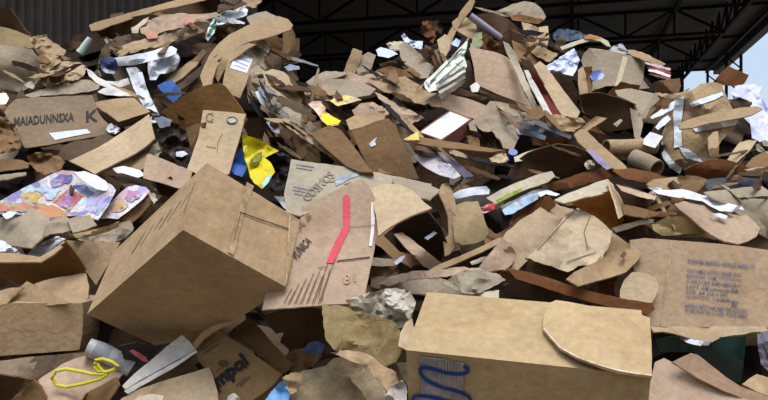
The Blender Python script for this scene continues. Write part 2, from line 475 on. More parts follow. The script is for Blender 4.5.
# ---------------------------------------------------------------- setting: ground, shed, light
def simple(name, col, rough=.8, bumpscale=0, wave=0, metallic=0):
    m, nt, b = mat_base(name); c = lin(col)
    tc = N(nt, 'ShaderNodeTexCoord'); n = N(nt, 'ShaderNodeTexNoise', Scale=1.6, Detail=6.0); lk(nt, tc.outputs['Object'], n.inputs['Vector'])
    mr = N(nt, 'ShaderNodeMapRange'); mr.inputs[3].default_value = .65; mr.inputs[4].default_value = 1.3; lk(nt, n.outputs[0], mr.inputs[0])
    v = N(nt, 'ShaderNodeVectorMath', operation='SCALE'); v.inputs[0].default_value = c; lk(nt, mr.outputs[0], v.inputs['Scale'])
    lk(nt, v.outputs[0], b.inputs['Base Color']); b.inputs['Roughness'].default_value = rough; b.inputs['Metallic'].default_value = metallic
    b.inputs['Specular IOR Level'].default_value = .2
    return m
M_ground = simple('stained_concrete', (116, 106, 92)); M_roof = simple('dark_roof_sheet', (100, 100, 103)); M_wall = simple('dark_corrugated_steel', (150, 152, 160), .8)
M_steel = simple('black_painted_steel', (14, 14, 15), .7)
def mesh(name, V, Fc, m, kind=None, parent=None):
    me = bpy.data.meshes.new(name); me.from_pydata(V, [], Fc); me.update(); o = bpy.data.objects.new(name, me); C.objects.link(o)
    me.materials.append(m)
    if kind: o['kind'] = kind
    if parent: o.parent = parent
    return o
# ground: a thick slab
gx, gy = 60, 70
mesh('floor', [(x, y, z) for z in (0, -.2) for x, y in ((-gx, -25), (gx, -25), (gx, gy), (-gx, gy))],
     [(0, 1, 2, 3), (7, 6, 5, 4), (0, 4, 5, 1), (1, 5, 6, 2), (2, 6, 7, 3), (3, 7, 4, 0)], M_ground, 'structure')
# shed, turned 15 degrees to the right of the line of sight
YAW = math.radians(15.4)
ex = Vector((math.cos(YAW), -math.sin(YAW), 0)); ey = Vector((math.sin(YAW), math.cos(YAW), 0))
E0 = Vector((13.5, 25.5, 0))          # a point under the right eave
RH_ = 7.9
def sh(a, b, z): return tuple(E0+ex*a+ey*b+Vector((0, 0, z)))
def prism(V8): return [(0, 1, 2, 3), (7, 6, 5, 4), (0, 4, 5, 1), (1, 5, 6, 2), (2, 6, 7, 3), (3, 7, 4, 0)]
a0, b0, b1 = -44, -23.3, 8  # unseen roof front reaches out over the heap to dim its upper part
# corrugated roof: ribs run down to the eave
V, Fc = [], []; nr = 260
for i in range(nr+1):
    b = b0+(b1-b0)*i/nr; dz = .05*(1 if i % 2 else -1)
    for z in (0, .06): V += [sh(a0, b, RH_+dz+z), sh(.25, b, RH_+dz+z)]
for i in range(nr):
    k = 4*i; Fc += [(k, k+1, k+5, k+4), (k+2, k+6, k+7, k+3), (k+1, k+3, k+7, k+5), (k, k+4, k+6, k+2)]
mesh('ceiling', V, Fc, M_roof, 'structure')
# eave gutter beam
mesh('trim_1', [sh(a, b, z) for z in (RH_-.35, RH_+.12) for a, b in ((0, b0), (.3, b0), (.3, b1), (0, b1))], prism(0), M_roof, 'structure')
# back wall (corrugated) and the nearer wall at the left
def corr(name, p, q, z0, z1, pitch=.2, amp=.04, m=M_wall):
    p, q = Vector(p), Vector(q); L = (q-p).length; u = (q-p)/L; nrm = Vector((u.y, -u.x, 0)); k = int(L/pitch*4)
    V, Fc = [], []
    for i in range(k+1):
        o_ = p+u*(L*i/k)+nrm*(amp*(1, 1, -1, -1)[i % 4]); 
        for th in (0, -.03): V += [tuple(o_+nrm*th+Vector((0, 0, z0))), tuple(o_+nrm*th+Vector((0, 0, z1)))]
    for i in range(k):
        a = 4*i; Fc += [(a, a+4, a+5, a+1), (a+2, a+3, a+7, a+6), (a+1, a+5, a+7, a+3)]
    return mesh(name, V, Fc, m, 'structure')
corr('wall_back', sh(a0, b1, 0), sh(-1.3, b1, 0), 0, RH_, m=M_roof)
corr('wall_left', (-16, 14.6, 0), (-3.1, 17.2, 0), 0, RH_-.1)
def beam(V, Fc, p, q, w):
    p, q = Vector(p), Vector(q); t = (q-p).normalized(); a = t.cross(Vector((0, 0, 1)))
    a = a.normalized() if a.length > .05 else Vector((1, 0, 0)); b = a.cross(t); k = len(V)
    for e in (p, q):
        for s1, s2 in ((-1, -1), (1, -1), (1, 1), (-1, 1)): V.append(tuple(e+a*w*s1+b*w*s2))
    Fc += [(k, k+1, k+2, k+3), (k+7, k+6, k+5, k+4)]+[(k+i, k+4+i, k+4+(i+1) % 4, k+(i+1) % 4) for i in range(4)]
for ti, b in enumerate((-17.8, -13.1, -8.4, -3.8, -0.1+1, 5.6, 7.9)):
    V, Fc = [], []; zt, zb = RH_-.12, RH_-.95
    beam(V, Fc, sh(a0+1, b, zt), sh(0, b, zt), .045); beam(V, Fc, sh(a0+1, b, zb), sh(-1.7, b, zb), .045)
    a = -1.7; k = 0
    while a > a0+3:
        beam(V, Fc, sh(a, b, zt if k % 2 else zb), sh(a-1.5, b, zb if k % 2 else zt), .035)
        beam(V, Fc, sh(a-1.5, b, zb), sh(a-1.5, b, zt), .028); a -= 1.5; k += 1
    mesh('beam_%d' % (ti+1), V, Fc, M_steel, 'structure')
V, Fc = [], []                                  # purlins running with the eave, and the eave girder
for a in (-.3, -3.2, -6.4): beam(V, Fc, sh(a, b0, RH_-.2), sh(a, b1, RH_-.2), .06)
beam(V, Fc, sh(-1.7, b0, RH_-.9), sh(-1.7, b1, RH_-.9), .05)
b = b0
while b < b1-1.2: beam(V, Fc, sh(-1.7, b, RH_-.1), sh(-1.7, b+1.2, RH_-.9), .03); beam(V, Fc, sh(-1.7, b+1.2, RH_-.9), sh(-1.7, b+1.2, RH_-.1), .03); b += 1.2
mesh('beam_8', V, Fc, M_steel, 'structure')
for ci, b in enumerate((3.4, 7.7)):            # lattice columns under the eave
    V, Fc = [], []; z = 0
    beam(V, Fc, sh(-.3, b, 0), sh(-.3, b, RH_-.2), .045); beam(V, Fc, sh(.25, b, 0), sh(.25, b, RH_-.2), .045)
    k = 0
    while z < RH_-.8: beam(V, Fc, sh(-.3 if k % 2 else .25, b, z), sh(.25 if k % 2 else -.3, b, z+.5), .025); z += .5; k += 1
    mesh('column_%d' % (ci+1), V, Fc, M_steel, 'structure')

# ---------------------------------------------------------------- heap core
CREST = [(-60, 30), (0, 34), (30, 42), (60, 50), (100, 38), (140, 24), (200, 16), (250, 26), (284, 40), (300, 82), (330, 88), (350, 82), (380, 74), (400, 54), (430, 46),
         (455, 34), (480, 26), (540, 34), (560, 46), (600, 56), (640, 72), (660, 92), (690, 104), (730, 104), (760, 134), (840, 150)]
def crest(px):
    for (x0, y0), (x1, y1) in zip(CREST, CREST[1:]):
        if x0 <= px <= x1: return y0+(y1-y0)*(px-x0)/(x1-x0)
    return 150
V, Fc = [], []; xs = np.arange(-60, 831, 6); nx = len(xs); rows = 66
for r_ in range(rows+1):
    for x in xs:
        t = r_/rows; cy = crest(float(x)); py = cy+(455-cy)*t
        p = ray(float(x), py)*(surf(py)+.3)
        q = p*6
        a = abs(noise.noise(q*Vector((.6, .6, 1.5))))+.5*noise.noise(q*2.4)
        d = 1+.05*(a-.2)
        V.append(tuple(CAM+p*d))
for r_ in range(rows):
    for i in range(nx-1):
        k = r_*nx+i; Fc.append((k, k+nx, k+nx+1, k+1))
# front drop to the ground, back slope to the ground
def skirt(row, f):
    b = len(V)
    for i in range(nx): V.append(f(Vector(V[row*nx+i]), i))
    return b
f1 = skirt(rows, lambda v, i: (v.x, v.y-.15, 0))
for i in range(nx-1): Fc.append((rows*nx+i, f1+i, f1+i+1, rows*nx+i+1))
k1 = skirt(0, lambda v, i: (v.x*1.05, v.y+.8, max(.2, v.z-.35+.1*noise.noise(v*3))))
k2 = len(V)
for i in range(nx): v = V[k1+i]; V.append((v[0]*1.1, v[1]+2.2, 0))
for i in range(nx-1): Fc += [(i+1, k1+i+1, k1+i, i), (k1+i+1, k2+i+1, k2+i, k1+i)]
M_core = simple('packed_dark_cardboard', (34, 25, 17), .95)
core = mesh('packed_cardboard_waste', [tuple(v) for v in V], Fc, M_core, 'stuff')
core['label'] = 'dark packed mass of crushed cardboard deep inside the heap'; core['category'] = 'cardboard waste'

# sky: even bright overcast, a little brighter overhead
w = bpy.data.worlds.new('sky'); sc.world = w; w.use_nodes = True; nt = w.node_tree; bg = nt.nodes['Background']
tc = N(nt, 'ShaderNodeTexCoord'); sp = N(nt, 'ShaderNodeSeparateXYZ'); lk(nt, tc.outputs['Generated'], sp.inputs[0])
cr_ = N(nt, 'ShaderNodeValToRGB'); lk(nt, sp.outputs['Z'], cr_.inputs[0])
el = cr_.color_ramp.elements
el[0].position = 0; el[0].color = (.66, .76, .86, 1); el[1].position = 1; el[1].color = (1.55, 1.72, 1.95, 1)
e2 = el.new(.18); e2.color = (.58, .73, .93, 1)
e3 = el.new(.45); e3.color = (.85, .98, 1.15, 1)
# made-up dark band low in the sky behind the camera, to deepen contrast
mr1 = N(nt, 'ShaderNodeMapRange', interpolation_type='SMOOTHSTEP'); mr1.inputs[1].default_value = -.15; mr1.inputs[2].default_value = .25; lk(nt, sp.outputs['Y'], mr1.inputs[0])
mr2 = N(nt, 'ShaderNodeMapRange', interpolation_type='SMOOTHSTEP'); mr2.inputs[1].default_value = .30; mr2.inputs[2].default_value = .55; lk(nt, sp.outputs['Z'], mr2.inputs[0])
mx = N(nt, 'ShaderNodeMath', operation='MAXIMUM'); lk(nt, mr1.outputs[0], mx.inputs[0]); lk(nt, mr2.outputs[0], mx.inputs[1])
mc = N(nt, 'ShaderNodeMix', data_type='RGBA'); lk(nt, mx.outputs[0], mc.inputs[0]); mc.inputs[6].default_value = (.17, .155, .13, 1); lk(nt, cr_.outputs[0], mc.inputs[7])
lk(nt, mc.outputs[2], bg.inputs[0]); bg.inputs[1].default_value = 1.0
sun = bpy.data.lights.new('sun_behind_cloud', 'SUN'); sun.energy = 2.9; sun.angle = math.radians(30); sun.color = (1.0, .99, 1.0)
so = bpy.data.objects.new('sun_behind_cloud', sun); C.objects.link(so)
so.rotation_euler = Vector((.06, -.28, .95)).to_track_quat('Z', 'Y').to_euler()
cam = bpy.data.cameras.new('camera'); cam.sensor_width = 36; cam.lens = 36*F/768; cam.clip_start = .05; cam.clip_end = 300
co = bpy.data.objects.new('camera', cam); C.objects.link(co); co.location = CAM; co.rotation_euler = (math.pi/2, 0, 0); sc.camera = co
sc.view_settings.view_transform = 'Standard'; sc.view_settings.look = 'None'; sc.view_settings.gamma = 1; sc.view_settings.exposure = 0
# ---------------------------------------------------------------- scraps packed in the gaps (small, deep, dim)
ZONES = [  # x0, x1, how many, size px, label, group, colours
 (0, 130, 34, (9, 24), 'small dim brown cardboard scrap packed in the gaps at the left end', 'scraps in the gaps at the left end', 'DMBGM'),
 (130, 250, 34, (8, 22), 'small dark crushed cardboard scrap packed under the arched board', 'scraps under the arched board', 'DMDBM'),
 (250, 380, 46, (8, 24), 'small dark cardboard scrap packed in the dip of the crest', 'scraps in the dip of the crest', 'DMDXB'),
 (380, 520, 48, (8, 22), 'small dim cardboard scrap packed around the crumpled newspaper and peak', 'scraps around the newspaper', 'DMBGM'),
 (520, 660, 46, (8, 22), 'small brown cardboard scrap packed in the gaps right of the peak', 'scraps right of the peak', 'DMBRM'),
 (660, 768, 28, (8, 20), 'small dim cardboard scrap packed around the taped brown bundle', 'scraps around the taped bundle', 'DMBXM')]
zr = random.Random(21); fillers = []
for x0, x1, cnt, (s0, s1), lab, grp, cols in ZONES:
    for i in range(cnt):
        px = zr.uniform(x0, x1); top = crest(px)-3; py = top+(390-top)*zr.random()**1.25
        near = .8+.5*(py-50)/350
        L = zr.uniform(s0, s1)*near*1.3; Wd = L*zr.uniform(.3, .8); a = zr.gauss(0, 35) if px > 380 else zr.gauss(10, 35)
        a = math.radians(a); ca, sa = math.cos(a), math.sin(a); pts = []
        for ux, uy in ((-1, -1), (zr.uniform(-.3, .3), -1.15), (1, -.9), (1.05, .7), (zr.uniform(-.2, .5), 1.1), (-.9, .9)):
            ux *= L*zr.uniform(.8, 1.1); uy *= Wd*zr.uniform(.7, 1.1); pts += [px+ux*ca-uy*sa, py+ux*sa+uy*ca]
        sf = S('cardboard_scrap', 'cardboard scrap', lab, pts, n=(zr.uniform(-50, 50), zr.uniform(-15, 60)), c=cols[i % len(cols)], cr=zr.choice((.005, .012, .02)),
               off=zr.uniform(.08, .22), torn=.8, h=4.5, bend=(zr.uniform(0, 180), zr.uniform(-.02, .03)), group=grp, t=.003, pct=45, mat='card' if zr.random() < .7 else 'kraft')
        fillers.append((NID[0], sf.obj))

sheet = 'cardboard sheet'; flap = 'cardboard flap'; boxc = 'cardboard box'; scrap = 'paper scrap'
def CS(label, pts, **k): return S('cardboard_sheet', sheet, label, pts, **k)
def CF(label, pts, **k): return S('cardboard_flap', flap, label, pts, **k)
def CR(label, pts, **k):
    k.setdefault('ridge', True); k.setdefault('cr', .022); k.setdefault('wl', .11); k.setdefault('mat', 'kraft'); k.setdefault('t', .002); k.setdefault('torn', .8)
    return S('crumpled_cardboard', 'crumpled cardboard', label, pts, **k)
def PP(label, pts, name='paper_scrap', cat=scrap, **k):
    k.setdefault('mat', 'paper'); k.setdefault('c', 'W'); k.setdefault('t', .0012); k.setdefault('cr', .01); k.setdefault('wl', .08)
    return S(name, cat, label, pts, **k)

# ================= crest, left end
CF('dark open cardboard flap standing at the top left corner', (-6,14, 2,8, 9,7, 13,12, 22,25, 31,36, 14,38, -6,32), n=(-20, -12), c='D', bend=(40, -.04))
CS('broad dusty tan sheet slumped over the left end of the crest', (-8,25, 3,27, 17,31, 30,36, 34,42, 33,48, 12,47, -8,45), n=(-10, 45), c='O', cr=.012)
CS('large dusty grey-tan sheet hanging below the slumped one at the left edge', (-8,44, 12,46, 32,49, 38,57, 42,70, 41,78, 34,86, 20,92, 8,90, -8,88), n=(-5, 22), c='G', cr=.016, bend=(90, .05))
CS('small dark board lying on the crest beside the pale bottle', (64,43, 72,41, 83,42, 80,48, 72,50, 62,50), n=(0, 5), c='D')
CR('crumpled tan piece poking above the left crest', (29,38, 38,35, 46,34, 50,40, 57,44, 66,50, 64,57, 52,58, 42,54, 34,47), n=(10, 40), c='K')
CR('brown creased piece under the pale bottle', (34,48, 42,50, 52,55, 60,56, 70,58, 72,64, 60,66, 44,62, 38,56), n=(0, 30), c='B')
CR('tan crushed lump beside the grey-tan hanging sheet', (39,58, 48,54, 58,56, 62,62, 54,66, 48,72, 47,82, 42,84, 40,72), n=(15, 35), c='K')
CR('pale tan crushed lump below the left crest dip', (50,70, 57,63, 68,61, 82,63, 87,68, 83,76, 78,80, 66,80, 58,84, 50,82), n=(0, 45), c='L')
CR('rust brown fold under the pale tan lump', (50,73, 58,71, 66,73, 64,79, 54,84, 49,80), n=(0, 5), c='R')
TUBE('plastic_bottle', 'bottle', 'pale translucent plastic bottle lying on the left crest', (80,53, 83,49, 88,41, 90,38), .022, (196,214,206), mat='gloss', taper=.55, hollow=False)
CR('long curved grey-tan board rim below the pale lump', (22,96, 38,90, 58,84, 80,80, 96,80, 101,84, 98,89, 88,92, 62,94, 36,97, 24,99), n=(0, 58), c='G', cr=.012)
PP('small yellowish card corner leaning on the grey-tan sheet', (24,85, 28,82, 35,80, 35,86, 33,89, 27,87), c='C', n=(0, 35))
CS('dim brown layer under the curved board rim', (-6,92, 6,93, 26,96, 40,99, 96,94, 98,101, 52,104, 12,106, -6,101), n=(0, 20), c='M', torn=1.2)
PP('white scrap stuck in the layers at the left edge', (-3,93, 6,93, 9,98, 6,104, -3,105), c=(214,210,192), n=(0, 40))
# long board with a dark underside, top
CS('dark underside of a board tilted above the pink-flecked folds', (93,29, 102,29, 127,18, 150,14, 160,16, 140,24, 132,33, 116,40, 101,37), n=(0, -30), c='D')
CF('long pale board edge slanting up to the top of the photo', (89,25, 96,22, 128,13, 158,5, 176,0, 186,-6, 204,-6, 206,0, 184,5, 160,10, 138,17, 112,25, 100,30, 91,31), n=(0, 38), c='K', bend=(0, .02))
CS('dark brown sheet lying under the top edge near the white bag', (160,12, 182,4, 206,0, 228,-4, 240,2, 232,12, 214,16, 196,14, 170,18), n=(0, 0), c='D', cr=.015)
CR('grey-brown curled strip beside the dark blue scrap', (99,60, 101,50, 108,42, 116,37, 128,35, 132,40, 124,46, 116,48, 110,56, 104,66, 98,68), n=(-15, 35), c='M', cr=.03)
CR('brown folded sheet with pink flecks lying on the upper left heap', (139,25, 146,16, 160,15, 178,13, 200,14, 216,12, 222,15, 206,20, 192,26, 178,28, 160,33, 148,36, 141,33), n=(0, 42), c='P', cr=.02)
CR('long brown folded strip curving below the pink-flecked sheet', (122,46, 134,41, 150,38, 170,33, 188,26, 204,19, 211,22, 206,30, 190,37, 170,43, 150,49, 134,53, 120,52), n=(0, 38), c='P', cr=.018, bend=(20, .04))
CR('tan torn rim under the pink-flecked sheet', (118,52, 128,46, 142,42, 160,42, 148,48, 132,53, 120,56), n=(0, 50), c='K', cr=.01)
PP('small pink shredded bit on the brown folds', (183,19, 190,16, 196,19, 193,24, 185,25), c=(184,132,114), n=(0, 45), cr=.02, name='paper_shred', cat='paper shred')
PP('pink shredded clump below the folded brown strip', (144,33, 151,31, 158,34, 157,38, 148,39), c=(184,130,110), n=(0, 45), cr=.02, name='paper_shred', cat='paper shred')
PP('white torn scrap at the left tip of the pink-flecked sheet', (131,28, 138,24, 144,19, 149,17, 146,23, 139,28, 138,33, 132,33), c='C', n=(-20, 40), cr=.02)
CR('tan lump at the very top of the crest', (238,-5, 256,-5, 262,1, 254,8, 246,6, 240,2), n=(0, 40), c='K')
CR('grey-brown fold behind the white plastic bag', (222,-4, 240,-3, 246,4, 238,8, 226,10, 216,14), n=(0, 30), c='M')
CS('thin grey-tan layer behind the arch of board', (246,17, 256,13, 266,11, 274,15, 284,20, 268,24, 250,24), n=(0, 45), c='G')
sf = PP('white plastic bag with a green band on the crest', (205,38, 208,28, 214,18, 224,11, 236,9, 244,4, 248,10, 247,15, 236,19, 226,24, 218,30, 211,36, 208,41), name='plastic_bag', cat='plastic bag', mat='film', ridge=True, cr=.03, n=(10, 45), c=(225,232,232))
D(sf, 'green_band', (207,36, 211,26, 218,16, 226,11, 221,20, 215,28, 210,35), (88,134,118), mat='film')
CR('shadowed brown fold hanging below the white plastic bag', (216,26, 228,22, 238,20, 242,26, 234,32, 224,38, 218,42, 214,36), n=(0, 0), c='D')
# white bag / tape strands
PP('long white plastic roll across the upper left heap', (114,58, 126,56, 144,53, 158,49, 172,46, 177,49, 176,54, 164,58, 150,61, 134,65, 118,66, 113,62), name='plastic_bag', cat='plastic bag', mat='film', n=(0, 42), bend=(90, .05), cr=.012)
PP('bulging white plastic bag below the long white roll', (148,62, 160,58, 170,55, 178,53, 180,60, 176,69, 168,73, 160,74, 156,80, 150,80, 148,72), name='plastic_bag', cat='plastic bag', mat='film', ridge=True, cr=.035, n=(0, 30), bend=(30, .05))
PP('white plastic strand trailing down to the brown flap', (126,68, 136,67, 142,72, 145,82, 150,96, 156,108, 161,118, 158,123, 151,124, 148,114, 142,104, 137,96, 132,84), name='plastic_strand', cat='plastic strand', mat='film', ridge=True, cr=.03, n=(-10, 35), bend=(0, .03))
PP('pale torn strip curving under the dark blue scrap', (86,68, 92,71, 98,77, 106,81, 118,81, 128,78, 130,84, 122,87, 108,88, 98,84, 89,76), n=(0, 45), cr=.018, c=(205,198,190), bend=(0, .03))
PP('white edge of a sheet under the pale torn strip', (97,92, 104,88, 116,87, 127,91, 132,96, 118,96, 106,95), n=(0, 55), c=(215,212,204))
PP('dark blue scrap above the pale torn strip', (100,60, 108,56, 116,59, 119,68, 114,74, 106,73, 101,68), c=(34,44,92), n=(0, 25), mat='gloss')
# ribs under the arch
for i, (p, c_) in enumerate([((164,82, 176,72, 192,60, 203,49, 207,52, 196,66, 182,78, 168,88), 'K'), ((170,90, 184,80, 198,68, 206,60, 209,66, 198,78, 184,88, 172,94), 'M'), ((184,92, 196,80, 208,70, 211,76, 202,88, 190,96), 'B')]):
    CS(['pale tan rib of board left of the arch', 'brown rib of board under the pale rib', 'short brown rib of board nearest the big brown flap'][i], p, n=(-25, 30-12*i), c=c_, cr=.015, torn=.8)
for i in range(9):
    x = 205+i*5.2; y = 60+3*math.sin(i*2.1)
    S('cardboard_strip', 'cardboard strip', 'dark vertical folded strip hanging under the arch of board', (x-2.5,y, x+2,y-3, x+4.2,y+12, x+3.4,y+30, x-1.5,y+27, x-3,y+13), n=(zr.uniform(-50, 50), zr.uniform(-5, 30)), c='DMBM'[i % 4], cr=.015, bend=(0, .02), torn=.8, group='folded strips under the arch')
CS('dark blue board end wedged beside the white strand', (157,86, 164,82, 172,80, 178,87, 183,94, 173,103, 166,96), c=(52,90,150), n=(15, 35), mat='card')
CS('dark brown box edge under the dark blue board end', (151,93, 157,88, 166,97, 173,103, 168,107, 160,101, 152,98), n=(-10, 0), c='D')
CR('crushed tan board in the hollow of the arch', (238,40, 250,36, 262,38, 270,48, 266,58, 272,66, 260,74, 250,70, 246,58), n=(10, 30), c='G', cr=.03)
CR('grey-brown crushed wad beside the label sheet', (246,66, 258,64, 268,74, 276,90, 284,102, 288,116, 276,112, 264,104, 252,100, 244,90), n=(0, 40), c='G', cr=.04)
CS('brown vertical side of the arch dropping to the dip', (283,27, 291,25, 295,34, 296,50, 293,58, 286,62, 281,58, 284,44), n=(50, 5), c='B', bend=(0, .03))
CF('broad arched board curling over the upper heap', (203,86, 200,76, 204,66, 210,54, 218,44, 230,34, 246,26, 262,20, 278,16, 288,19, 293,25, 290,30, 276,35, 262,39, 248,42, 236,48, 226,56, 217,66, 213,78, 211,88), n=(-5, 42), c='K', bend=(30, .06), cr=.01)
CS('inner tan fold under the arched board', (214,74, 222,58, 234,49, 248,43, 256,44, 246,50, 238,56, 230,62, 222,74, 218,82), n=(-20, 30), c='K', cr=.012)
sf = CS('tan sheet with a white label under the arch', (228,58, 240,55, 253,60, 250,72, 246,84, 240,98, 222,92, 224,76), n=(5, 38), c='K', cr=.008)
D(sf, 'label_sticker', (236,52, 253,59, 247,73, 230,68), 'W', torn=.1)
LN(sf, 'printed_lines', [(237,57, 250,62), (235,61, 248,66), (234,65, 246,69)], .7, (130,140,165), off=.0045)
CS('pale slanting slab dropping from the arch into the dip', (263,72, 272,69, 284,72, 296,84, 304,95, 301,103, 290,104, 276,96, 266,86), n=(20, 45), c='L', cr=.008)
S('wooden_stick', 'stick', 'thin brown stick poking out over the dark dip', (270,49, 273,48, 290,56, 291,60, 288,60), n=(0, 30), c='B', t=.01)
S('wire_rod', 'wire', 'thin grey rod reaching into the dark dip', (290,57, 294,57, 318,65, 318,66.4, 292,60), n=(0, 30), c='N', t=.006)
PP('bluish plastic sliver right of the arched board', (284,67, 290,64, 299,66, 300,69, 288,71), c=(130,140,160), mat='film', n=(0, 50))

# ================= crest, middle
CS('grey-brown board upright on the crest of the dip', (342,77, 347,62, 353,48, 362,51, 360,62, 355,74, 348,80), n=(-15, 18), c='K', off=.05)
CS('grey upright board beside the one on the dip', (361,56, 368,52, 376,55, 373,64, 369,74, 358,80, 357,70), n=(20, 15), c='G', off=.05)
CR('pinkish scraps at the foot of the upright boards', (336,76, 350,72, 362,76, 380,70, 386,80, 366,88, 346,84), n=(0, 35), c='P')
CS('pale front strip on the edge of the dip', (306,82, 314,76, 326,71, 340,72, 348,73, 336,78, 322,82, 311,87), n=(0, 52), c='G', torn=.9)
CS('flat grey-brown board lying in the dip of the crest', (303,96, 306,88, 316,82, 330,79, 348,79, 366,84, 376,89, 370,95, 358,97, 345,98, 330,101, 318,99), n=(0, 50), c='G', cr=.012)
PP('pale bluish scrap left of the newspaper crest', (376,50, 381,47, 392,50, 398,54, 388,58, 378,56), c=(190,200,222), n=(0, 45), cr=.02)
CR('tan torn rim left of the blue-white paper', (386,44, 394,41, 404,42, 410,48, 402,52, 390,50), n=(0, 45), c='C', cr=.02)
PP('blue-white crumpled paper on the crest', (401,36, 404,33, 409,39, 415,41, 423,41, 422,49, 414,48, 406,45), c=(200,206,230), ridge=True, cr=.03, n=(-10, 35))
CR('orange-brown curl on the crest left of the tall strip', (420,27, 423,21, 429,21, 434,27, 436,36, 433,43, 427,40, 422,34), n=(-30, 25), c='R', bend=(0, .04))
CR('dark red-brown curl behind the orange-brown one', (430,21, 438,21, 444,27, 442,34, 436,33, 432,27), n=(20, 20), c='D')
CS('grey-tan slanting board below the blue-white paper', (399,45, 406,42, 414,48, 424,58, 432,68, 428,78, 418,78, 406,66, 400,56), n=(-20, 38), c='G', cr=.012)
for i in range(7):
    x, y = 421+i*3.2, 44+i*1.6
    S('cardboard_strip', 'cardboard strip', 'narrow brown layer in the stack left of the peak', (x,y, x+2.6,y-1, x+14,y+17, x+13,y+21, x+8,y+19), n=(-35+zr.uniform(-15, 15), 25), c='BMBD'[i % 4], cr=.006, group='narrow layers left of the peak')
CS('dark board behind the tan peak sheet', (472,16, 492,12, 510,20, 524,34, 532,56, 520,66, 500,50, 484,34), n=(0, 10), c='D', cr=.02)
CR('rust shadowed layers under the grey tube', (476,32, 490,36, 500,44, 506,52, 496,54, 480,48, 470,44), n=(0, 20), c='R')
CS('tan sheet on the peak behind the tall strip', (452,22, 460,16, 468,18, 476,25, 478,34, 474,40, 464,35, 454,28), n=(10, 38), c='K')
CS('tall thin torn strip standing at the peak', (437,50, 444,40, 450,30, 456,22, 460,12, 466,4, 472,-3, 475,1, 471,10, 464,18, 458,28, 453,38, 450,50, 444,56), n=(-20, 30), c='K', off=-.05)
CS('tan foot of the tall torn strip', (437,40, 445,34, 451,38, 450,48, 446,56, 440,54), n=(-10, 35), c='L')
PP('small blue-white scrap beside the newspaper top', (451,44, 456,38, 461,41, 458,47), c=(190,208,232), n=(0, 35))
CR('greenish grey crushed piece beside the pinkish sheet', (474,34, 482,32, 483,44, 478,50, 470,48), c=(140,140,110), n=(0, 35))
CS('thick tan board slanting right of the peak', (512,40, 524,46, 540,52, 552,58, 549,68, 540,70, 526,66, 516,58), n=(10, 35), c='B', cr=.012)
CS('short upright tan flap under the orange rim', (522,22, 530,24, 540,28, 538,40, 530,36, 524,30), n=(20, 20), c='L')
CS('second upright tan flap beside the blue-black bag', (539,27, 548,26, 549,38, 546,52, 538,50, 538,40), n=(-15, 30), c='L')
CR('tan torn lower edge right of the peak', (524,38, 536,44, 548,50, 558,54, 550,62, 536,56, 526,48), n=(5, 50), c='K')
sf = CR('grey-topped torn board with an orange rim at the top of the peak', (474,7, 482,8, 494,11, 504,8, 512,4, 524,1, 535,3, 541,8, 546,17, 543,21, 532,20, 520,15, 508,17, 496,15, 484,11), n=(0, 35), c='G', cr=.02, bend=(0, .04))
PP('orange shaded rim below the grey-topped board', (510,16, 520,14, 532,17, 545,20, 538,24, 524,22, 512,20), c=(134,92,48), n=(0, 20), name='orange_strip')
PP('blue-black plastic bag right of the peak', (553,34, 558,29, 568,29, 578,31, 586,35, 582,39, 570,41, 560,42, 554,40), name='plastic_bag', cat='plastic bag', mat='film', c=(48,64,86), ridge=True, cr=.02, n=(0, 40))
PP('brown curl under the blue-black bag', (556,38, 562,35, 566,42, 560,48, 555,46), c='M', n=(-20, 30), cr=.01)
TUBE('grey_tube', 'tube', 'purplish grey plastic tube slanting down from the peak', (470,16, 480,23, 492,32, 503,40), .019, (150,142,160), mat='gloss', dent=.08)
S('curved_rim', 'curved strip', 'thin white curved strip arching right of the blue-black bag', (560,47, 576,41, 590,37, 600,37, 608,41, 611,47, 607,46, 600,41, 590,40.5, 578,44, 562,50), n=(0, 45), c='C', cr=.004)
PP('orange sliver on the white curved strip', (584,36, 590,34, 598,36, 602,39, 592,39, 585,39), c=(160,108,58), n=(0, 40))
PP('crumpled blue-white paper right of the peak', (546,66, 556,60, 566,53, 574,48, 577,54, 580,60, 577,68, 573,76, 564,74, 554,73, 546,71), c=(206,212,236), ridge=True, cr=.03, n=(-5, 38))
PP('grey crumpled paper on the crest right of the white strip', (607,52, 613,46, 622,43, 626,49, 631,53, 618,55), c=(170,168,170), ridge=True, cr=.02, n=(0, 35))
CS('thin layered tan strip sloping down the right crest', (626,50, 634,50, 646,54, 656,59, 666,64, 662,66, 650,62, 636,57, 628,54), n=(0, 45), c='K', torn=.6)
sf = CS('large grey-tan sheet standing on the right crest', (581,60, 584,53, 589,48, 600,49, 616,52, 632,56, 646,60, 644,70, 643,80, 650,88, 640,89, 624,86, 606,86, 592,91, 588,84, 586,72), n=(0, 30), c='G', cr=.008, fold=(612,48, 606,92, .18))
D(sf, 'tape_strip', (623,56, 628,57, 620,86, 615,86), (196,180,150), mat='paper')
CS('grey-tan sheet leaning below the large one on the right crest', (615,90, 630,88, 648,92, 666,95, 657,102, 650,108, 646,118, 640,120, 636,104, 618,96), n=(5, 40), c='G', cr=.01)
for i in range(4):
    y = 62+i*3.4
    PP('thin pinkish paper layer fanned on the right crest', (645+i*2,y, 656+i*2,y+2.4, 671,y+6.6, 670,y+8.6, 656+i,y+5, 646+i,y+2), c=[(190,160,160), (120,70,64), (214,196,192), (110,80,66)][i], n=(0, 45), group='pinkish layers on the right crest')
CS('dim brown box end below the fanned pinkish layers', (654,82, 664,80, 680,78, 681,86, 679,92, 670,96, 657,92), n=(10, 5), c='B')
CR('grey-tan rim at the right end of the dim box', (655,92, 668,94, 682,92, 690,88, 684,96, 672,99, 660,98), n=(0, 45), c='K')

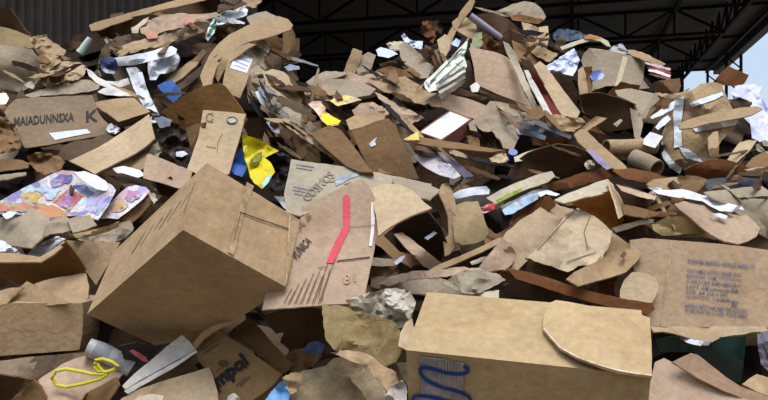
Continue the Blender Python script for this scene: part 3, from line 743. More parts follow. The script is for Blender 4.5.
# ================= upper middle
CR('tan folded board with a dark hole left of the newspaper', (372,84, 380,76, 390,72, 402,73, 414,82, 426,90, 442,96, 436,101, 424,105, 410,101, 396,95, 384,92), n=(0, 48), c='K', cr=.02, bend=(20, .03))
CS('brown board edge above the folded tan board', (376,70, 390,66, 406,70, 414,78, 402,76, 388,74), n=(0, 25), c='B', cr=.015)
CS('long brown slanting board between newspaper and white-topped carton', (426,100, 436,94, 450,94, 466,98, 480,103, 490,107, 484,114, 476,119, 462,115, 446,109, 432,106), n=(5, 42), c='P', cr=.006)
CR('pinkish crushed wads left of the white-topped carton', (378,110, 392,106, 402,107, 416,113, 424,118, 412,124, 396,124, 382,122), n=(0, 40), c='P', cr=.03)
CS('dark board edge under the newspaper roll', (440,90, 456,86, 472,92, 488,98, 486,103, 468,97, 450,94), n=(0, 10), c='D')
CS('thin dark layer under the pinkish-tan sheet', (474,86, 486,92, 506,98, 528,108, 524,112, 500,104, 482,97), n=(0, 5), c='M')
sf = PP('crumpled whitish newspaper roll near the peak', (424,82, 434,73, 444,63, 456,52, 466,41, 469,37, 467,46, 464,56, 467,66, 464,73, 456,77, 448,84, 438,90, 429,92, 425,88), name='newspaper', cat='newspaper', c=(206,208,196), ridge=True, cr=.025, n=(-10, 40), bend=(45, .03))
LN(sf, 'dark_fold_lines', [(430,82, 446,66), (446,66, 462,48), (436,84, 452,70), (452,70, 463,60), (440,88, 456,74), (428,86, 436,78), (448,60, 460,50)], .9, (60,60,55), off=.009)
for i in range(5):
    y = i*3.2
    PP('thin newspaper layer fanned under the whitish roll', (438,82+y, 452,74+y, 464,66+y, 466,68+y, 456,77+y, 442,87+y), c=[(90,86,76), (190,186,172), (80,72,60), (176,168,150), (96,84,66)][i], n=(0, 40-6*i), group='newspaper layers under the roll', name='newspaper_sheet', cat='newspaper')
PP('white scrap at the corner of the pinkish-tan sheet', (470,86, 476,82, 480,86, 478,92, 472,92), c=(214,210,196), n=(0, 35))
CS('big smooth pinkish-tan sheet leaning below the peak', (469,48, 480,49, 498,53, 507,57, 513,63, 517,74, 523,90, 530,106, 515,101, 497,94, 484,88, 476,84, 474,68), n=(-5, 30), c=(176,148,124), cr=.005)
CS('torn whitish edge of board running down from the grey tube', (503,41, 509,44, 516,54, 520,66, 526,80, 534,98, 540,112, 534,112, 528,98, 520,82, 513,66, 506,52), n=(-30, 30), c='C', cr=.012, torn=1.0)
CS('dark narrow board behind the tall slanting planks', (520,58, 530,60, 542,80, 556,102, 560,116, 548,118, 536,98, 526,78), n=(-20, 5), c='D')
CS('red-brown board with white edges between the slanting planks', (530,72, 538,76, 548,92, 558,108, 562,120, 554,122, 545,110, 536,94), n=(-35, 15), c=(110,44,34))
PP('thin white sheet edge beside the red-brown board', (524,70, 528,70, 540,92, 552,114, 556,124, 551,124, 540,104, 530,86), c=(200,194,184), n=(-35, 40))
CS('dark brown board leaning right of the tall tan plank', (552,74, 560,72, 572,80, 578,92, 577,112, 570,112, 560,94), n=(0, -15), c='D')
CS('tall tan plank-like board slanting right of the peak', (533,66, 540,61, 546,66, 556,80, 568,96, 580,112, 577,118, 566,121, 558,110, 548,92, 538,76), n=(-10, 38), c='L', cr=.005)
CS('narrow upright board left of the blue plastic bit', (578,70, 583,66, 586,74, 588,90, 587,104, 586,114, 582,112, 580,96, 578,84), n=(-25, 25), c='K')
CS('short upright board under the blue plastic bit', (584,67, 592,66, 593,80, 592,92, 588,94, 588,80), n=(10, 10), c='B')
PP('bright blue plastic bit on the grey-tan sheet', (590,76, 593,71, 600,70, 605,75, 602,79, 593,81), c=(84,110,180), mat='gloss', n=(0, 30))
CR('cream crushed wads at the foot of the slanting planks', (545,116, 556,114, 570,117, 582,118, 586,124, 574,132, 560,130, 548,124), n=(0, 45), c='K', cr=.035)
CS('dim grey-tan sheet right of the pinkish-tan one', (512,108, 520,106, 534,112, 538,120, 530,130, 522,134, 516,122), n=(0, 40), c='G', cr=.012)
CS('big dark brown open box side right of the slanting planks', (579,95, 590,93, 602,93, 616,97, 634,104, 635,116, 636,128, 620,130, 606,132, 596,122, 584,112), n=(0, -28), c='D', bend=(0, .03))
CS('thin tan strip slanting before the dark open box', (576,134, 586,124, 596,116, 607,118, 598,124, 588,130, 580,138), n=(-10, 40), c='K', off=-.1)
PP('small torn scrap hung in the dark open box', (613,124, 620,119, 623,120, 617,127), c='C', n=(0, 30))
CR('tan crushed patch below the pinkish-tan sheet', (468,123, 478,116, 484,108, 490,101, 500,102, 512,105, 526,111, 524,126, 519,138, 513,151, 503,148, 499,138, 492,131, 480,132, 470,130), n=(0, 42), c='G', cr=.014, mat='card')
for i in range(16):     # streaked paper layers in the dip, running down to the right
    t = i/15; x = 250+46*t+zr.uniform(-5, 5); y = 78+42*t+zr.uniform(-6, 6); L = zr.uniform(26, 48); wd = zr.uniform(2.2, 4.5); a = math.radians(zr.uniform(30, 56)); ca, sa = math.cos(a), math.sin(a)
    pts = []
    for u, v in ((0, 0), (.5, -1.3), (1, -.6), (1.02, .7), (.55, 1.2), (.03, 1)): pts += [x+u*L*ca-v*wd*sa, y+u*L*sa+v*wd*ca]
    S('cardboard_strip', 'cardboard strip', 'narrow wrinkled cardboard strip running down right through the dip', pts, n=(zr.uniform(-40, 10), zr.uniform(10, 55)), c=['G', 'K', 'M', 'G', 'N', 'D'][i % 6], cr=.015, bend=(30, .03), torn=1.0, h=3.2, mat='kraft', group='wrinkled strips in the dip')
PP('white torn scrap among the wrinkled strips in the dip', (255,92, 259,90, 264,100, 266,108, 261,104), c=(206,210,214), n=(0, 35), cr=.015)
PP('pale lilac scrap among the wrinkled strips in the dip', (266,122, 271,121, 280,130, 279,134, 272,131), c=(214,200,220), n=(0, 45))
for i in range(9):
    x, y = 262+i*9+zr.uniform(-3, 3), 108+i*5.5+zr.uniform(-4, 4)
    L = zr.uniform(32, 50); wd = zr.uniform(2, 3.6); a = math.radians(zr.uniform(26, 42)); ca, sa = math.cos(a), math.sin(a); pts = []
    for u, v in ((0, 0), (.5, -1.3), (1, -.6), (1.02, .7), (.55, 1.2), (.03, 1)): pts += [x+u*L*ca-v*wd*sa, y+u*L*sa+v*wd*ca]
    S('cardboard_strip', 'cardboard strip', 'narrow brown layer slanting above the board with faded blue printing', pts, n=(zr.uniform(-40, 10), zr.uniform(10, 50)), c='GMKDB'[i % 5], cr=.012, bend=(30, .03), torn=.9, h=3.2, group='narrow layers above the blue-printed board')
# floral-printed carton and yellow
CR('pinkish crushed flap right of the floral carton', (352,110, 362,103, 372,102, 382,106, 386,112, 376,120, 360,122), n=(0, 42), c='P', cr=.02)
PP('yellow and orange printed strip above the floral carton', (327,103, 334,98, 345,95, 356,97, 362,100, 350,103, 338,106), c=(236,200,90), mat='print', n=(0, 45), name='printed_strip', cat='printed card')
CS('dark brown carton side behind the floral carton', (321,102, 330,101, 340,108, 348,118, 352,127, 342,124, 332,114), n=(10, 0), c='D')
sf = PP('small carton with floral and yellow printing in the dip', (308,104, 313,101, 321,101, 326,105, 325,111, 332,116, 341,121, 338,125, 328,126, 322,121, 316,112), c=(228,186,150), mat='print', n=(-10, 35), name='printed_carton', cat='carton')
D(sf, 'yellow_panel', (321,112, 330,115, 341,121, 337,124, 327,125, 322,119), (240,214,40))
CS('tan flap left of the brown board with a white mark', (346,120, 358,114, 374,112, 386,114, 384,120, 366,126, 350,130), n=(5, 45), c='K')
SLAB('cardboard_box', boxc, 'long narrow brown box slanting down beside the white-marked board', (313,137, 320,129, 330,125, 341,130, 352,144, 364,160, 373,172, 360,172, 346,166, 330,152), (-15, 28), .07, 'B', taper=.9)
sf = CS('brown board with a small white mark, right of the narrow box', (351,131, 362,127, 376,121, 388,118, 396,126, 402,140, 410,158, 419,179, 404,178, 385,175, 372,171, 364,158, 358,146), n=(-5, 15), c='B', cr=.005)
D(sf, 'white_sticker', (369,144, 373,140, 377,137, 375,141, 376,145, 371,147), 'W', torn=.4)

# white-topped carton and its surroundings
CS('brown open box side below the white-topped carton', (408,141, 430,141, 452,143, 480,147, 506,151, 500,160, 488,172, 474,180, 452,176, 430,166, 414,152), n=(5, -8), c='B', cr=.01)
CS('thin long brown rim running under the white-topped carton', (404,140, 418,137, 440,140, 462,143, 490,148, 506,150, 492,152, 462,149, 436,147, 412,143), n=(0, 45), c='B')
sf = PP('colour-printed magazine lying in the brown open box', (413,156, 424,151, 436,152, 444,158, 452,166, 461,176, 454,179, 440,175, 428,169, 420,163), c=(190,176,180), mat='print', n=(0, 40), name='magazine', cat='magazine')
PP('dark purple magazine spine beside the colour-printed one', (437,152, 446,152, 462,166, 474,176, 464,178, 454,168, 444,160), c=(84,74,96), n=(15, 30), name='magazine', cat='magazine', mat='gloss')
PP('yellow triangle of card left of the white-topped carton', (403,140, 411,135, 418,131, 419,140), c=(232,190,100), n=(0, 42), off=-.05)
P0 = (440,141); SB = None
sf = SLAB('white_carton', 'carton', 'small carton with a white top and red-brown sides', (419,132, 434,121, 450,110, 461,114, 472,119, 456,130, 441,141, 430,136), (-5, 58), .06, (150,96,84), cr=.001, off=-.08)
D(sf, 'white_top', (421,132, 435,122, 450,111.5, 460,115.5, 469,119.5, 455,130, 441,139, 430,135), (236,238,242), torn=0)
TUBE('bottle_top', 'bottle cap', 'small round blue cap at the end of the dark curved board', (512,160, 513,152), .017, (44,58,150), mat='gloss', hollow=False, dd=-.03)
CR('tan crushed bit left of the blue cap', (489,158, 498,154, 506,153, 509,160, 500,163, 492,162), n=(0, 40), c='L')

# ================= right: dark curved board, rolls, taped bundle
for i, (p, c_) in enumerate([((520,112, 534,118, 556,128, 572,136, 570,139, 552,132, 532,123), (110,112,118)), ((516,128, 530,129, 546,136, 545,140, 530,136, 518,134), (150,166,190)), ((516,122, 530,124, 548,130, 560,136, 556,138, 538,132, 520,128), (54,60,70))]):  # the pale bluish strip is a highlight put into colour
    PP(['thin grey plastic strip crossing the dark hollow', 'bluish strip standing for a highlight in the dark hollow', 'black plastic strip between the grey and bluish ones'][i], p, c=c_, mat='film', n=(0, 40), name='plastic_strip', cat='plastic strip')
PP('white card edge above the big dark curved board', (514,157, 526,152, 540,148, 552,145, 550,149, 536,154, 522,161, 515,162), c='C', n=(0, 48))
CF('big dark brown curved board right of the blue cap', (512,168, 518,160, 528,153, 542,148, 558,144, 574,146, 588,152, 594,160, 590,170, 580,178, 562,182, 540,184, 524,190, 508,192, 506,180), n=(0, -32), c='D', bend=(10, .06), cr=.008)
CS('long rusty board below the dark curved board', (540,186, 560,180, 584,172, 606,166, 626,166, 618,176, 596,182, 570,188, 548,192), n=(0, 8), c='R', cr=.01)
CR('small cream crushed wad at the end of the dark curved board', (584,164, 588,160, 595,161, 595,168, 588,170), n=(0, 40), c='C', cr=.03)
CS('tan narrow board slanting behind the paper tubes', (574,134, 580,129, 586,130, 598,142, 612,154, 626,166, 630,174, 622,174, 606,164, 590,152, 578,142), n=(10, 38), c='K', cr=.004)
PP('purple-grey tape along the slanting narrow board', (586,150, 591,149, 602,158, 612,168, 607,170, 596,161), c=(140,130,156), n=(10, 40), off=-.05)
CS('grey-tan upright sheet above the paper tubes', (630,108, 640,112, 643,124, 640,136, 648,144, 640,148, 634,136, 632,122), n=(-25, 35), c='G')
TUBE('cardboard_tube', 'tube', 'tan paper tube whose open end faces left', (606,148, 622,148, 640,147, 654,146), .032, 'K', wall=.006, dd=.05)
TUBE('cardboard_tube', 'tube', 'tan paper tube lying lower, with its open end at the right', (634,158, 646,163, 657,169), .034, 'G', wall=.006, dd=-.09)
CS('brown board under the two paper tubes', (612,170, 630,168, 652,172, 668,178, 660,184, 640,182, 622,178), n=(0, 30), c='R')
PP('white paper square beside the taped bundle', (644,139, 650,132, 657,134, 663,136, 659,143, 655,148, 648,146, 643,144), c=(214,216,224), n=(-10, 30))
PP('upper white plastic strip left of the taped bundle', (650,117, 660,110, 672,102, 682,97, 680,104, 672,110, 660,116, 652,119), mat='film', n=(0, 45), name='plastic_strip', cat='plastic strip')
PP('lower white plastic strip left of the taped bundle', (655,127, 661,120, 668,115, 671,119, 665,125, 658,130), mat='film', n=(0, 45), name='plastic_strip', cat='plastic strip')
CR('rust crushed bits left of the taped bundle', (654,106, 662,102, 672,98, 670,104, 660,110), n=(0, 35), c='R')
CF('rust brown flap standing on the right crest', (712,84, 720,74, 728,66, 738,70, 749,75, 744,84, 734,86, 722,85), n=(-10, -5), c='R')
PP('pale lilac plastic bag bulging at the right edge', (730,92, 738,85, 750,84, 762,86, 759,94, 768,108, 775,112, 775,144, 762,143, 752,138, 750,122, 740,108), name='plastic_bag', cat='plastic bag', mat='film', c=(206,208,240), n=(20, 35), bend=(45, .08), ridge=True, cr=.02)
CR('dim brown crushed piece between bundle and lilac bag', (728,100, 740,97, 752,102, 750,110, 738,112, 728,110), n=(0, 20), c='D')
sf = CR('big tan bundle wrapped in brown paper and white tape', (662,134, 668,122, 676,108, 686,94, 700,84, 712,82, 722,84, 728,98, 734,110, 738,120, 733,130, 722,140, 716,152, 716,164, 700,166, 684,170, 672,162, 663,148), n=(-5, 34), c='K', cr=.03, wl=.2, bend=[(0, .09), (90, .05)], mat='kraft')
D(sf, 'white_tape', (689,103, 700,99, 712,95, 722,92, 724,95, 714,100, 702,104, 692,107), 'W', off=.006)
D(sf, 'white_tape', (675,99, 684,96, 683,110, 681,124, 682,146, 674,148, 674,130, 673,114), (206,216,220), off=.006)
D(sf, 'white_tape', (692,128, 700,126, 714,122, 728,120, 738,120, 736,125, 724,127, 708,130, 696,132), 'W', off=.006)
D(sf, 'white_tape', (679,147, 688,149, 696,154, 703,162, 694,163, 685,157), 'W', off=.006)
D(sf, 'white_tape', (662,140, 665,150, 672,160, 682,168, 680,174, 670,168, 663,158, 660,148), (196,204,200), off=.006)
CS('long flat tan slat lying across the taped bundle', (678,124, 690,119, 712,113, 738,108, 757,106, 763,109, 752,115, 734,119, 710,123, 692,128, 680,129), n=(0, 42), c='K', cr=.004, off=-.1)
CS('upright tan strip in front of the taped bundle', (708,137, 713,132, 718,131, 719,146, 718,164, 711,163, 709,150), n=(10, 32), c='K', off=-.12)
CS('tan narrow sheet right of the taped bundle', (726,161, 732,152, 740,142, 750,140, 757,140, 752,148, 744,156, 736,163), n=(0, 45), c='L')
CR('pale folded rim at the right edge below the lilac bag', (756,144, 764,140, 775,142, 775,152, 764,153, 757,150), n=(0, 42), c='C')
CS('brown board at the right edge beside the red-brown flap', (744,168, 752,158, 762,153, 775,152, 775,184, 762,184, 750,178), n=(-10, 25), c='B')
CF('wide red-brown flap under the taped bundle', (684,170, 696,164, 712,159, 728,160, 742,164, 756,172, 762,180, 740,180, 712,180, 690,180), n=(0, -8), c='R', cr=.008)
CS('tan-grey sheet between tubes and black plastic', (646,184, 654,179, 672,177, 694,176, 701,178, 704,186, 698,191, 676,193, 656,192), n=(0, 48), c='K')
PP('black plastic sheet lying under the red-brown flap', (700,180, 716,178, 740,177, 764,179, 764,186, 750,188, 730,190, 708,190), name='plastic_sheet', cat='plastic sheet', c=(44,44,52), mat='film', n=(0, 45))
CS('wide dusty brown sheet at the right edge above the printed box', (704,192, 722,190, 744,187, 762,186, 775,196, 775,240, 760,234, 744,220, 728,204, 712,198), n=(5, 45), c='G', cr=.014)

LIT = random.Random(99)
def litter(zones, protect):
    bad = set(i for i, o, s, l in THINGS if any(p in l for p in protect))
    for x0, y0, x1, y1, cnt, sl, grp, lab, cols in zones:
        k = 0; tries = 0
        while k < cnt and tries < cnt*12:
            tries += 1
            px, py = LIT.uniform(x0, x1), LIT.uniform(y0, y1)
            if py < crest(px)-2: continue
            a = math.radians(LIT.gauss(sl, 28)); ca, sa = math.cos(a), math.sin(a); kind = LIT.random()
            if kind < .72:
                L = LIT.uniform(9, 24)*(1+(py-60)/400); W_ = LIT.uniform(.9, 2.4)
                base = [(-1, -.4), (-.3, -1.1), (.5, -.9), (1, -.2), (.95, .6), (.2, 1.2), (-.6, 1)]
                q = [(px+(u*L+LIT.uniform(-1, 1))*ca-(v*W_)*sa, py+(u*L)*sa+(v*W_+LIT.uniform(-.4, .4))*ca) for u, v in base]
            else:
                R_ = LIT.uniform(4, 10)*(1+(py-60)/400); n_ = LIT.choice((5, 6, 7)); q = []
                for j in range(n_):
                    t = 2*math.pi*j/n_+LIT.uniform(-.25, .25); r_ = R_*LIT.uniform(.45, 1.2)
                    u, v = math.cos(t)*r_*1.4, math.sin(t)*r_*.8; q.append((px+u*ca-v*sa, py+u*sa+v*ca))
            hit = False
            for qx, qy in q+[(px, py)]:
                ix, iy = int(qx/2), int(qy/2)
                if 0 <= ix < RW and 0 <= iy < RH and IDB[iy, ix] in bad: hit = True; break
            if hit: continue
            c_ = LIT.choice(cols); k += 1
            S('cardboard_scrap' if c_ not in 'WC' else 'paper_scrap', 'cardboard scrap' if c_ not in 'WC' else 'paper scrap', lab if c_ not in 'WC' else lab.replace('brown cardboard', 'pale paper'),
              [t for p in q for t in p], n=(LIT.uniform(-40, 40), LIT.uniform(0, 58)), c=c_, cr=LIT.choice((.01, .02)), off=0, torn=.7, h=3, bend=(LIT.uniform(0, 180), LIT.uniform(-.01, .03)),
              group=grp if c_ not in 'WC' else grp.replace('scraps', 'paper scraps'), t=.003, pct=15, mat='card' if LIT.random() < .5 else 'kraft', crease=.7)
litter([(0, 34, 110, 160, 15, 10, 'loose scraps on the upper left slope', 'small torn brown cardboard scrap lying loose on the upper left slope', 'DMBBKDM'),
        (110, 12, 240, 170, 20, 15, 'loose scraps left of the arched board', 'small torn brown cardboard scrap lying loose around the white strand', 'DMBBKDMW'),
        (200, 40, 400, 168, 32, 38, 'loose scraps in the dip of the crest', 'small torn brown cardboard scrap lying loose in the dip of the crest', 'DMBBKDMXP'),
        (380, 20, 560, 190, 30, 25, 'loose scraps around the peak', 'small torn brown cardboard scrap lying loose around the peak', 'DMBBKDMXP'),
        (560, 50, 768, 215, 30, 5, 'loose scraps on the right slope', 'small torn brown cardboard scrap lying loose on the right slope', 'DMBBKDMXRG')],
       ['big smooth pinkish-tan', 'carton with a white top', 'newspaper roll', 'large grey-tan sheet standing', 'grey-tan sheet leaning', 'big tan bundle', 'paper tube', 'white label under the arch', 'broad arched', 'tall tan plank', 'blue-white paper right',
        'lilac plastic bag', 'dark curved board', 'plastic bottle', 'long pale board edge', 'white-marked', 'white mark', 'slat lying across', 'dark brown open box side'])

# ================= left middle
CR('crumpled brown wad at the left edge beside the lettered board', (-6,116, 6,118, 14,124, 20,136, 20,148, 12,152, -6,154), n=(-10, 30), c='B', cr=.035)
CS('dim tan layer end at the left edge below the brown wad', (-6,160, 8,158, 22,160, 30,163, 28,168, 12,170, -6,172), n=(0, 30), c='B')
CS('thin grey layer at the left edge above the colour flyers', (-6,176, 8,174, 26,172, 26,175, 10,179, -6,181), n=(0, 40), c='G')
CS('grey-brown torn layers under the lettered board', (40,148, 60,144, 84,140, 108,134, 116,138, 104,146, 92,156, 78,160, 62,160, 48,156), n=(0, 22), c='M', cr=.02, torn=1.2)
CR('crumpled brown paper wad above the colour flyers', (27,157, 36,152, 48,153, 60,157, 65,162, 62,168, 54,173, 46,175, 37,172, 31,165), n=(0, 38), c='B', cr=.035)
sf = CS('wide brown box side with black lettering and a white sticker', (4,112, 9,105, 16,99, 40,97, 70,96, 92,95, 96,104, 98,112, 104,120, 112,127, 118,133, 100,136, 74,140, 48,145, 25,148, 19,138, 12,126), n=(0, 36), c=(130,110,88), cr=.006, crease=.1)
D(sf, 'sticker', (49,133, 66,131, 87,129, 91,133, 74,136, 55,140), 'W')
TX(sf, 'MAIADUNNSXA', (14,126, 74,121, 74,112, 14,117), c=(48,40,36)); TX(sf, 'K', (86,122, 98,121, 98,109, 86,111), c=(48,40,36))
PP('small white plastic lump at the tip of the lettered board', (106,129, 109,124, 114,122, 120,125, 120,131, 115,134, 109,133), mat='film', ridge=True, cr=.03, n=(0, 35))
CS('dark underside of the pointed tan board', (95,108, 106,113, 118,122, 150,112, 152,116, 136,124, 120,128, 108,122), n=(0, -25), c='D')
CS('pointed tan board left of the white strand', (92,103, 100,101, 112,99, 124,98, 134,98, 142,105, 151,112, 136,117, 118,122, 106,113), n=(-8, 50), c='K', cr=.004)
CS('pale crumpled sheet under the creased three-panel board', (104,160, 124,152, 140,150, 152,154, 150,166, 136,172, 118,176, 106,172), n=(0, 35), c='K', cr=.02)
PP('white sheet edge under the pale crumpled sheet', (112,168, 124,166, 140,170, 146,175, 136,178, 120,176), c=(214,214,212), n=(0, 45))
for i in range(5):
    y = 172+i*3.6
    S('cardboard_strip', 'cardboard strip', 'dark thin layer beside the colour flyers', (104+i*4,y, 122+i*4,y+1, 150+i*3,y+9, 158,y+14, 140+i*2,y+9, 116+i*3,y+4), n=(0, 20), c='DXMDM'[i], torn=.8, group='dark layers beside the flyers')
sf = CF('creased three-panel tan board lying open left of the big box', (69,161, 82,155, 97,148, 109,141, 121,133, 136,123, 149,114, 152,126, 155,138, 146,146, 136,153, 114,164, 95,174, 82,167), n=(-10, 48), c='L', cr=.004, fold=[(120,133, 137,153, -.55), (97,148, 115,164, .12)])
CR('white crumpled tip left of the pinkish square sheet', (148,153, 154,144, 158,140, 162,152, 158,157, 150,156), n=(0, 35), c='C', cr=.02)
PP('shiny dark plastic heap in the hollow left of the two-logo strip', (156,126, 166,122, 178,124, 188,134, 194,150, 192,164, 182,162, 170,156, 160,146), name='plastic_bag', cat='plastic bag', c=(64,52,44), mat='film', ridge=True, cr=.04, n=(0, 30))
PP('grey shiny scrap on top of the dark plastic heap', (154,118, 162,116, 172,120, 170,126, 160,128), c=(90,96,104), mat='film', n=(0, 40), cr=.02)
PP('white scrap low in the dark plastic heap', (176,152, 184,151, 188,154, 182,157, 176,156), c=(200,204,214), mat='film', n=(0, 40))
CF('big smooth brown flap standing behind the two-logo strip', (161,112, 174,102, 188,93, 204,86, 219,83, 225,86, 234,98, 244,112, 247,120, 242,130, 210,130, 194,140, 184,132, 172,122), n=(-5, -12), c=(132,96,54), cr=.004)
CS('small brown panel below the big smooth brown flap', (186,128, 196,124, 206,122, 202,140, 196,156, 190,146), n=(-20, 5), c='B')
sf = CF('upright tan strip with two round logos behind the big box', (203,110, 216,111, 230,112, 246,114, 243,126, 238,144, 233,160, 229,174, 214,176, 198,174, 187,169, 191,158, 198,138, 201,122), n=(0, 36), c='L', cr=.004)
def disc(cx, cy, rx, ry, n=14): return [(cx+rx*math.cos(2*math.pi*k/n), cy+ry*math.sin(2*math.pi*k/n)) for k in range(n)]
sf.h = 3
D(sf, 'round_logo', disc(232, 120.5, 5.6, 4), (52,54,52), mat='ink'); D(sf, 'logo_bar', (227.5,119.2, 233,117.6, 236.5,119.6, 236.5,122, 231,123.2, 227.5,121.4), (176,172,156), mat='ink', off=.0045)
LN(sf, 'recycling_logo', [(206,118, 208,113.6), (208,113.6, 212,113.4), (212,113.4, 213,116), (213,118.5, 210.5,121.4), (213,122, 208,121), (208,121, 206,118.6)], 1.0, (120,104,84))
sf.h = 5; LN(sf, 'crease_mark', [(222,134, 218,142), (218,142, 217,152), (206,146, 216,148)], .7, (130,104,72))
# yellow bag and blue thing
PP('dark bag side right of the yellow bag', (262,150, 274,148, 288,155, 294,162, 290,176, 284,190, 272,192, 262,180), c=(34,30,28), mat='film', ridge=True, cr=.03, n=(10, 20), name='plastic_bag', cat='plastic bag')
sf = PP('blue box end beside the yellow bag', (229,166, 234,158, 241,148, 247,151, 250,158, 246,170, 242,177, 234,174), c=(32,74,150), mat='gloss', n=(-15, 25), name='blue_box', cat='box')
sf = PP('bright yellow plastic bag stuffed behind the big box', (242,134, 252,137, 262,141, 270,146, 279,151, 270,155, 265,158, 271,163, 275,172, 268,180, 262,189, 254,183, 250,177, 248,168, 245,160, 243,148), c=(206,190,20), mat='film', n=(5, 32), ridge=True, cr=.03, wl=.14, name='plastic_bag', cat='plastic bag')
D(sf, 'dark_print', (250,160, 256,154, 262,151, 262,158, 257,165, 251,168), (120,112,10), mat='film', off=.008)
D(sf, 'pale_print', (262,184, 266,178, 270,174, 272,176, 268,183, 263,188), (170,206,200), mat='film', off=.008)
PP('white crumpled plastic behind the corner of the big box', (274,196, 282,196, 292,201, 300,208, 296,214, 284,208), c='W', mat='film', ridge=True, cr=.02, n=(0, 40), name='plastic_scrap')
CF('pinkish square sheet left of the big box corner', (147,154, 156,156, 170,162, 192,171, 190,180, 182,189, 168,185, 143,178, 144,166), n=(-5, 40), c='P', cr=.003)

# ================= flyers
sf = PP('large colour flyer with purple and red printing at the left', (-4,203, 12,194, 34,183, 48,176, 62,170, 74,171, 84,174, 100,179, 112,185, 116,190, 108,206, 98,220, 82,216, 66,216, 50,220, 34,216, 14,214, -4,214), c=(198,192,204), n=(-5, 48), cr=.008, name='colour_flyer', cat='flyer', h=5, mat='flyer')
D(sf, 'yellow_print', (20,194, 30,191, 42,195, 36,203, 24,203), (190,160,70), mat='print', torn=1.5)
D(sf, 'red_square', (53,202, 69,188, 83,196, 69,212), (160,66,72), mat='print'); D(sf, 'purple_in_square', (61,200, 69,195, 75,199, 67,205), (150,100,150), mat='ink', off=.0045)
D(sf, 'purple_print', (50,182, 60,174, 72,174, 70,182, 60,186, 52,188), (96,78,150), mat='print', torn=1.8)
D(sf, 'blue_print', (72,186, 84,184, 94,192, 88,198, 80,192), (64,60,140), mat='print', torn=1.8)
D(sf, 'pale_blue_print', (34,190, 46,184, 50,188, 62,190, 52,200, 44,196), (160,186,200), mat='print', torn=1.8)
D(sf, 'lilac_text_block', (86,200, 96,194, 110,196, 104,208, 98,216, 84,210), (160,160,206), mat='print', torn=1)
D(sf, 'orange_print', (-2,205, 10,202, 26,204, 44,203, 56,206, 68,212, 64,218, 48,219, 34,214, 14,212, -2,212), (176,118,66), mat='print', torn=2)
PP('grey glossy page lying over the top of the large flyer', (74,172, 84,171, 96,175, 106,181, 109,188, 106,191, 96,189, 84,181), c=(206,206,210), n=(0, 45), name='magazine_page', cat='magazine page')
sf = PP('second colour flyer with pink and orange printing', (96,219, 104,210, 112,201, 120,193, 127,187, 136,185, 146,187, 150,191, 144,198, 136,205, 126,213, 118,219, 108,218), c=(206,188,196), n=(-5, 45), cr=.006, name='colour_flyer', cat='flyer', h=5, mat='flyer')
D(sf, 'orange_print', (110,208, 116,203, 128,204, 122,211, 112,212), (190,140,90), mat='print', torn=1.5); D(sf, 'pink_print', (128,190, 138,190, 142,194, 132,202, 124,198), (166,110,150), mat='print', torn=1.5)
CS('tan layer with a dark edge under the second flyer', (84,220, 100,222, 120,217, 136,206, 150,196, 153,202, 140,216, 124,228, 106,234, 90,234), n=(-5, 25), c='B', cr=.01)
CR('small curled pale rim right of the second flyer', (148,192, 154,193, 158,200, 154,204, 150,198), n=(10, 30), c='C', cr=.01)
CR('grey-brown crushed layers above the big box edge', (76,234, 96,230, 116,224, 130,220, 134,228, 126,238, 112,244, 92,244, 78,240), n=(0, 38), c='G', cr=.02)
CS('greyish tan sheet lying at the left below the flyers', (-6,220, 6,216, 18,211, 30,209, 42,213, 50,220, 54,226, 46,234, 38,242, 32,248, 16,246, -6,246), n=(-5, 46), c='G', cr=.008, fold=(0,236, 40,240, .2))
PP('pale blue sticker on the left edge above the greyish sheet', (2,215, 10,211, 17,212, 12,217, 6,219), c=(198,214,226), n=(0, 46), off=-.1)
CS('small grey panel right of the greyish tan sheet', (44,228, 52,220, 66,216, 72,222, 73,230, 62,233, 50,234, 42,238), n=(0, 46), c='G', cr=.008)
CS('small square grey-tan panel below the large flyer', (67,219, 78,216, 90,215, 97,225, 84,230, 73,233, 70,226), n=(0, 48), c='G', cr=.005)
CS('thin curved tan strip under the grey panels', (72,234, 88,231, 108,226, 119,221, 118,226, 104,232, 86,237, 76,238), n=(0, 35), c='K')
CS('pale tan sheet piece above the pale plastic in the open box', (36,246, 44,238, 56,233, 70,232, 76,238, 66,240, 50,243), n=(0, 25), c='D')
# open box at the left edge
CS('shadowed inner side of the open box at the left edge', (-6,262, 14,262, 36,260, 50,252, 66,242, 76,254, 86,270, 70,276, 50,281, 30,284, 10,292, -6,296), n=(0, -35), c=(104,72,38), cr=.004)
PP('white crumpled plastic lying in the open box', (26,255, 34,247, 46,241, 58,236, 66,239, 60,246, 48,252, 38,258), mat='film', ridge=True, cr=.025, n=(0, 48), name='plastic_bag', cat='plastic bag', off=-.05)
PP('white plastic at the left edge of the open box', (-6,238, 4,241, 12,247, 20,249, 21,253, 10,255, -6,254), mat='film', ridge=True, cr=.02, n=(0, 48), name='plastic_bag', cat='plastic bag', off=-.05)
CS('pale rim strip of the open box at the left edge', (-6,253, 12,253, 28,255, 40,257, 52,250, 64,241, 66,244, 54,254, 41,262, 22,262, -6,262), n=(0, 46), c='K', cr=.003, off=-.08)
CS('brown broken corner at the left edge below the open box', (-6,276, 8,280, 20,286, 26,290, 10,300, -6,308), n=(0, 15), c='M')
CF('tan triangular flap pointing down left of the big box', (66,240, 80,241, 100,242, 120,242, 114,254, 106,268, 96,285, 88,274, 78,260), n=(-5, 28), c='K', cr=.003)
BX = S('cardboard_flap', flap, 'light tan top flap of the closed box at the left edge', (34,284, 50,279, 68,276, 86,273, 89,286, 88,298, 82,304, 66,304, 50,296), n=(0, 50), c='K', cr=.004)
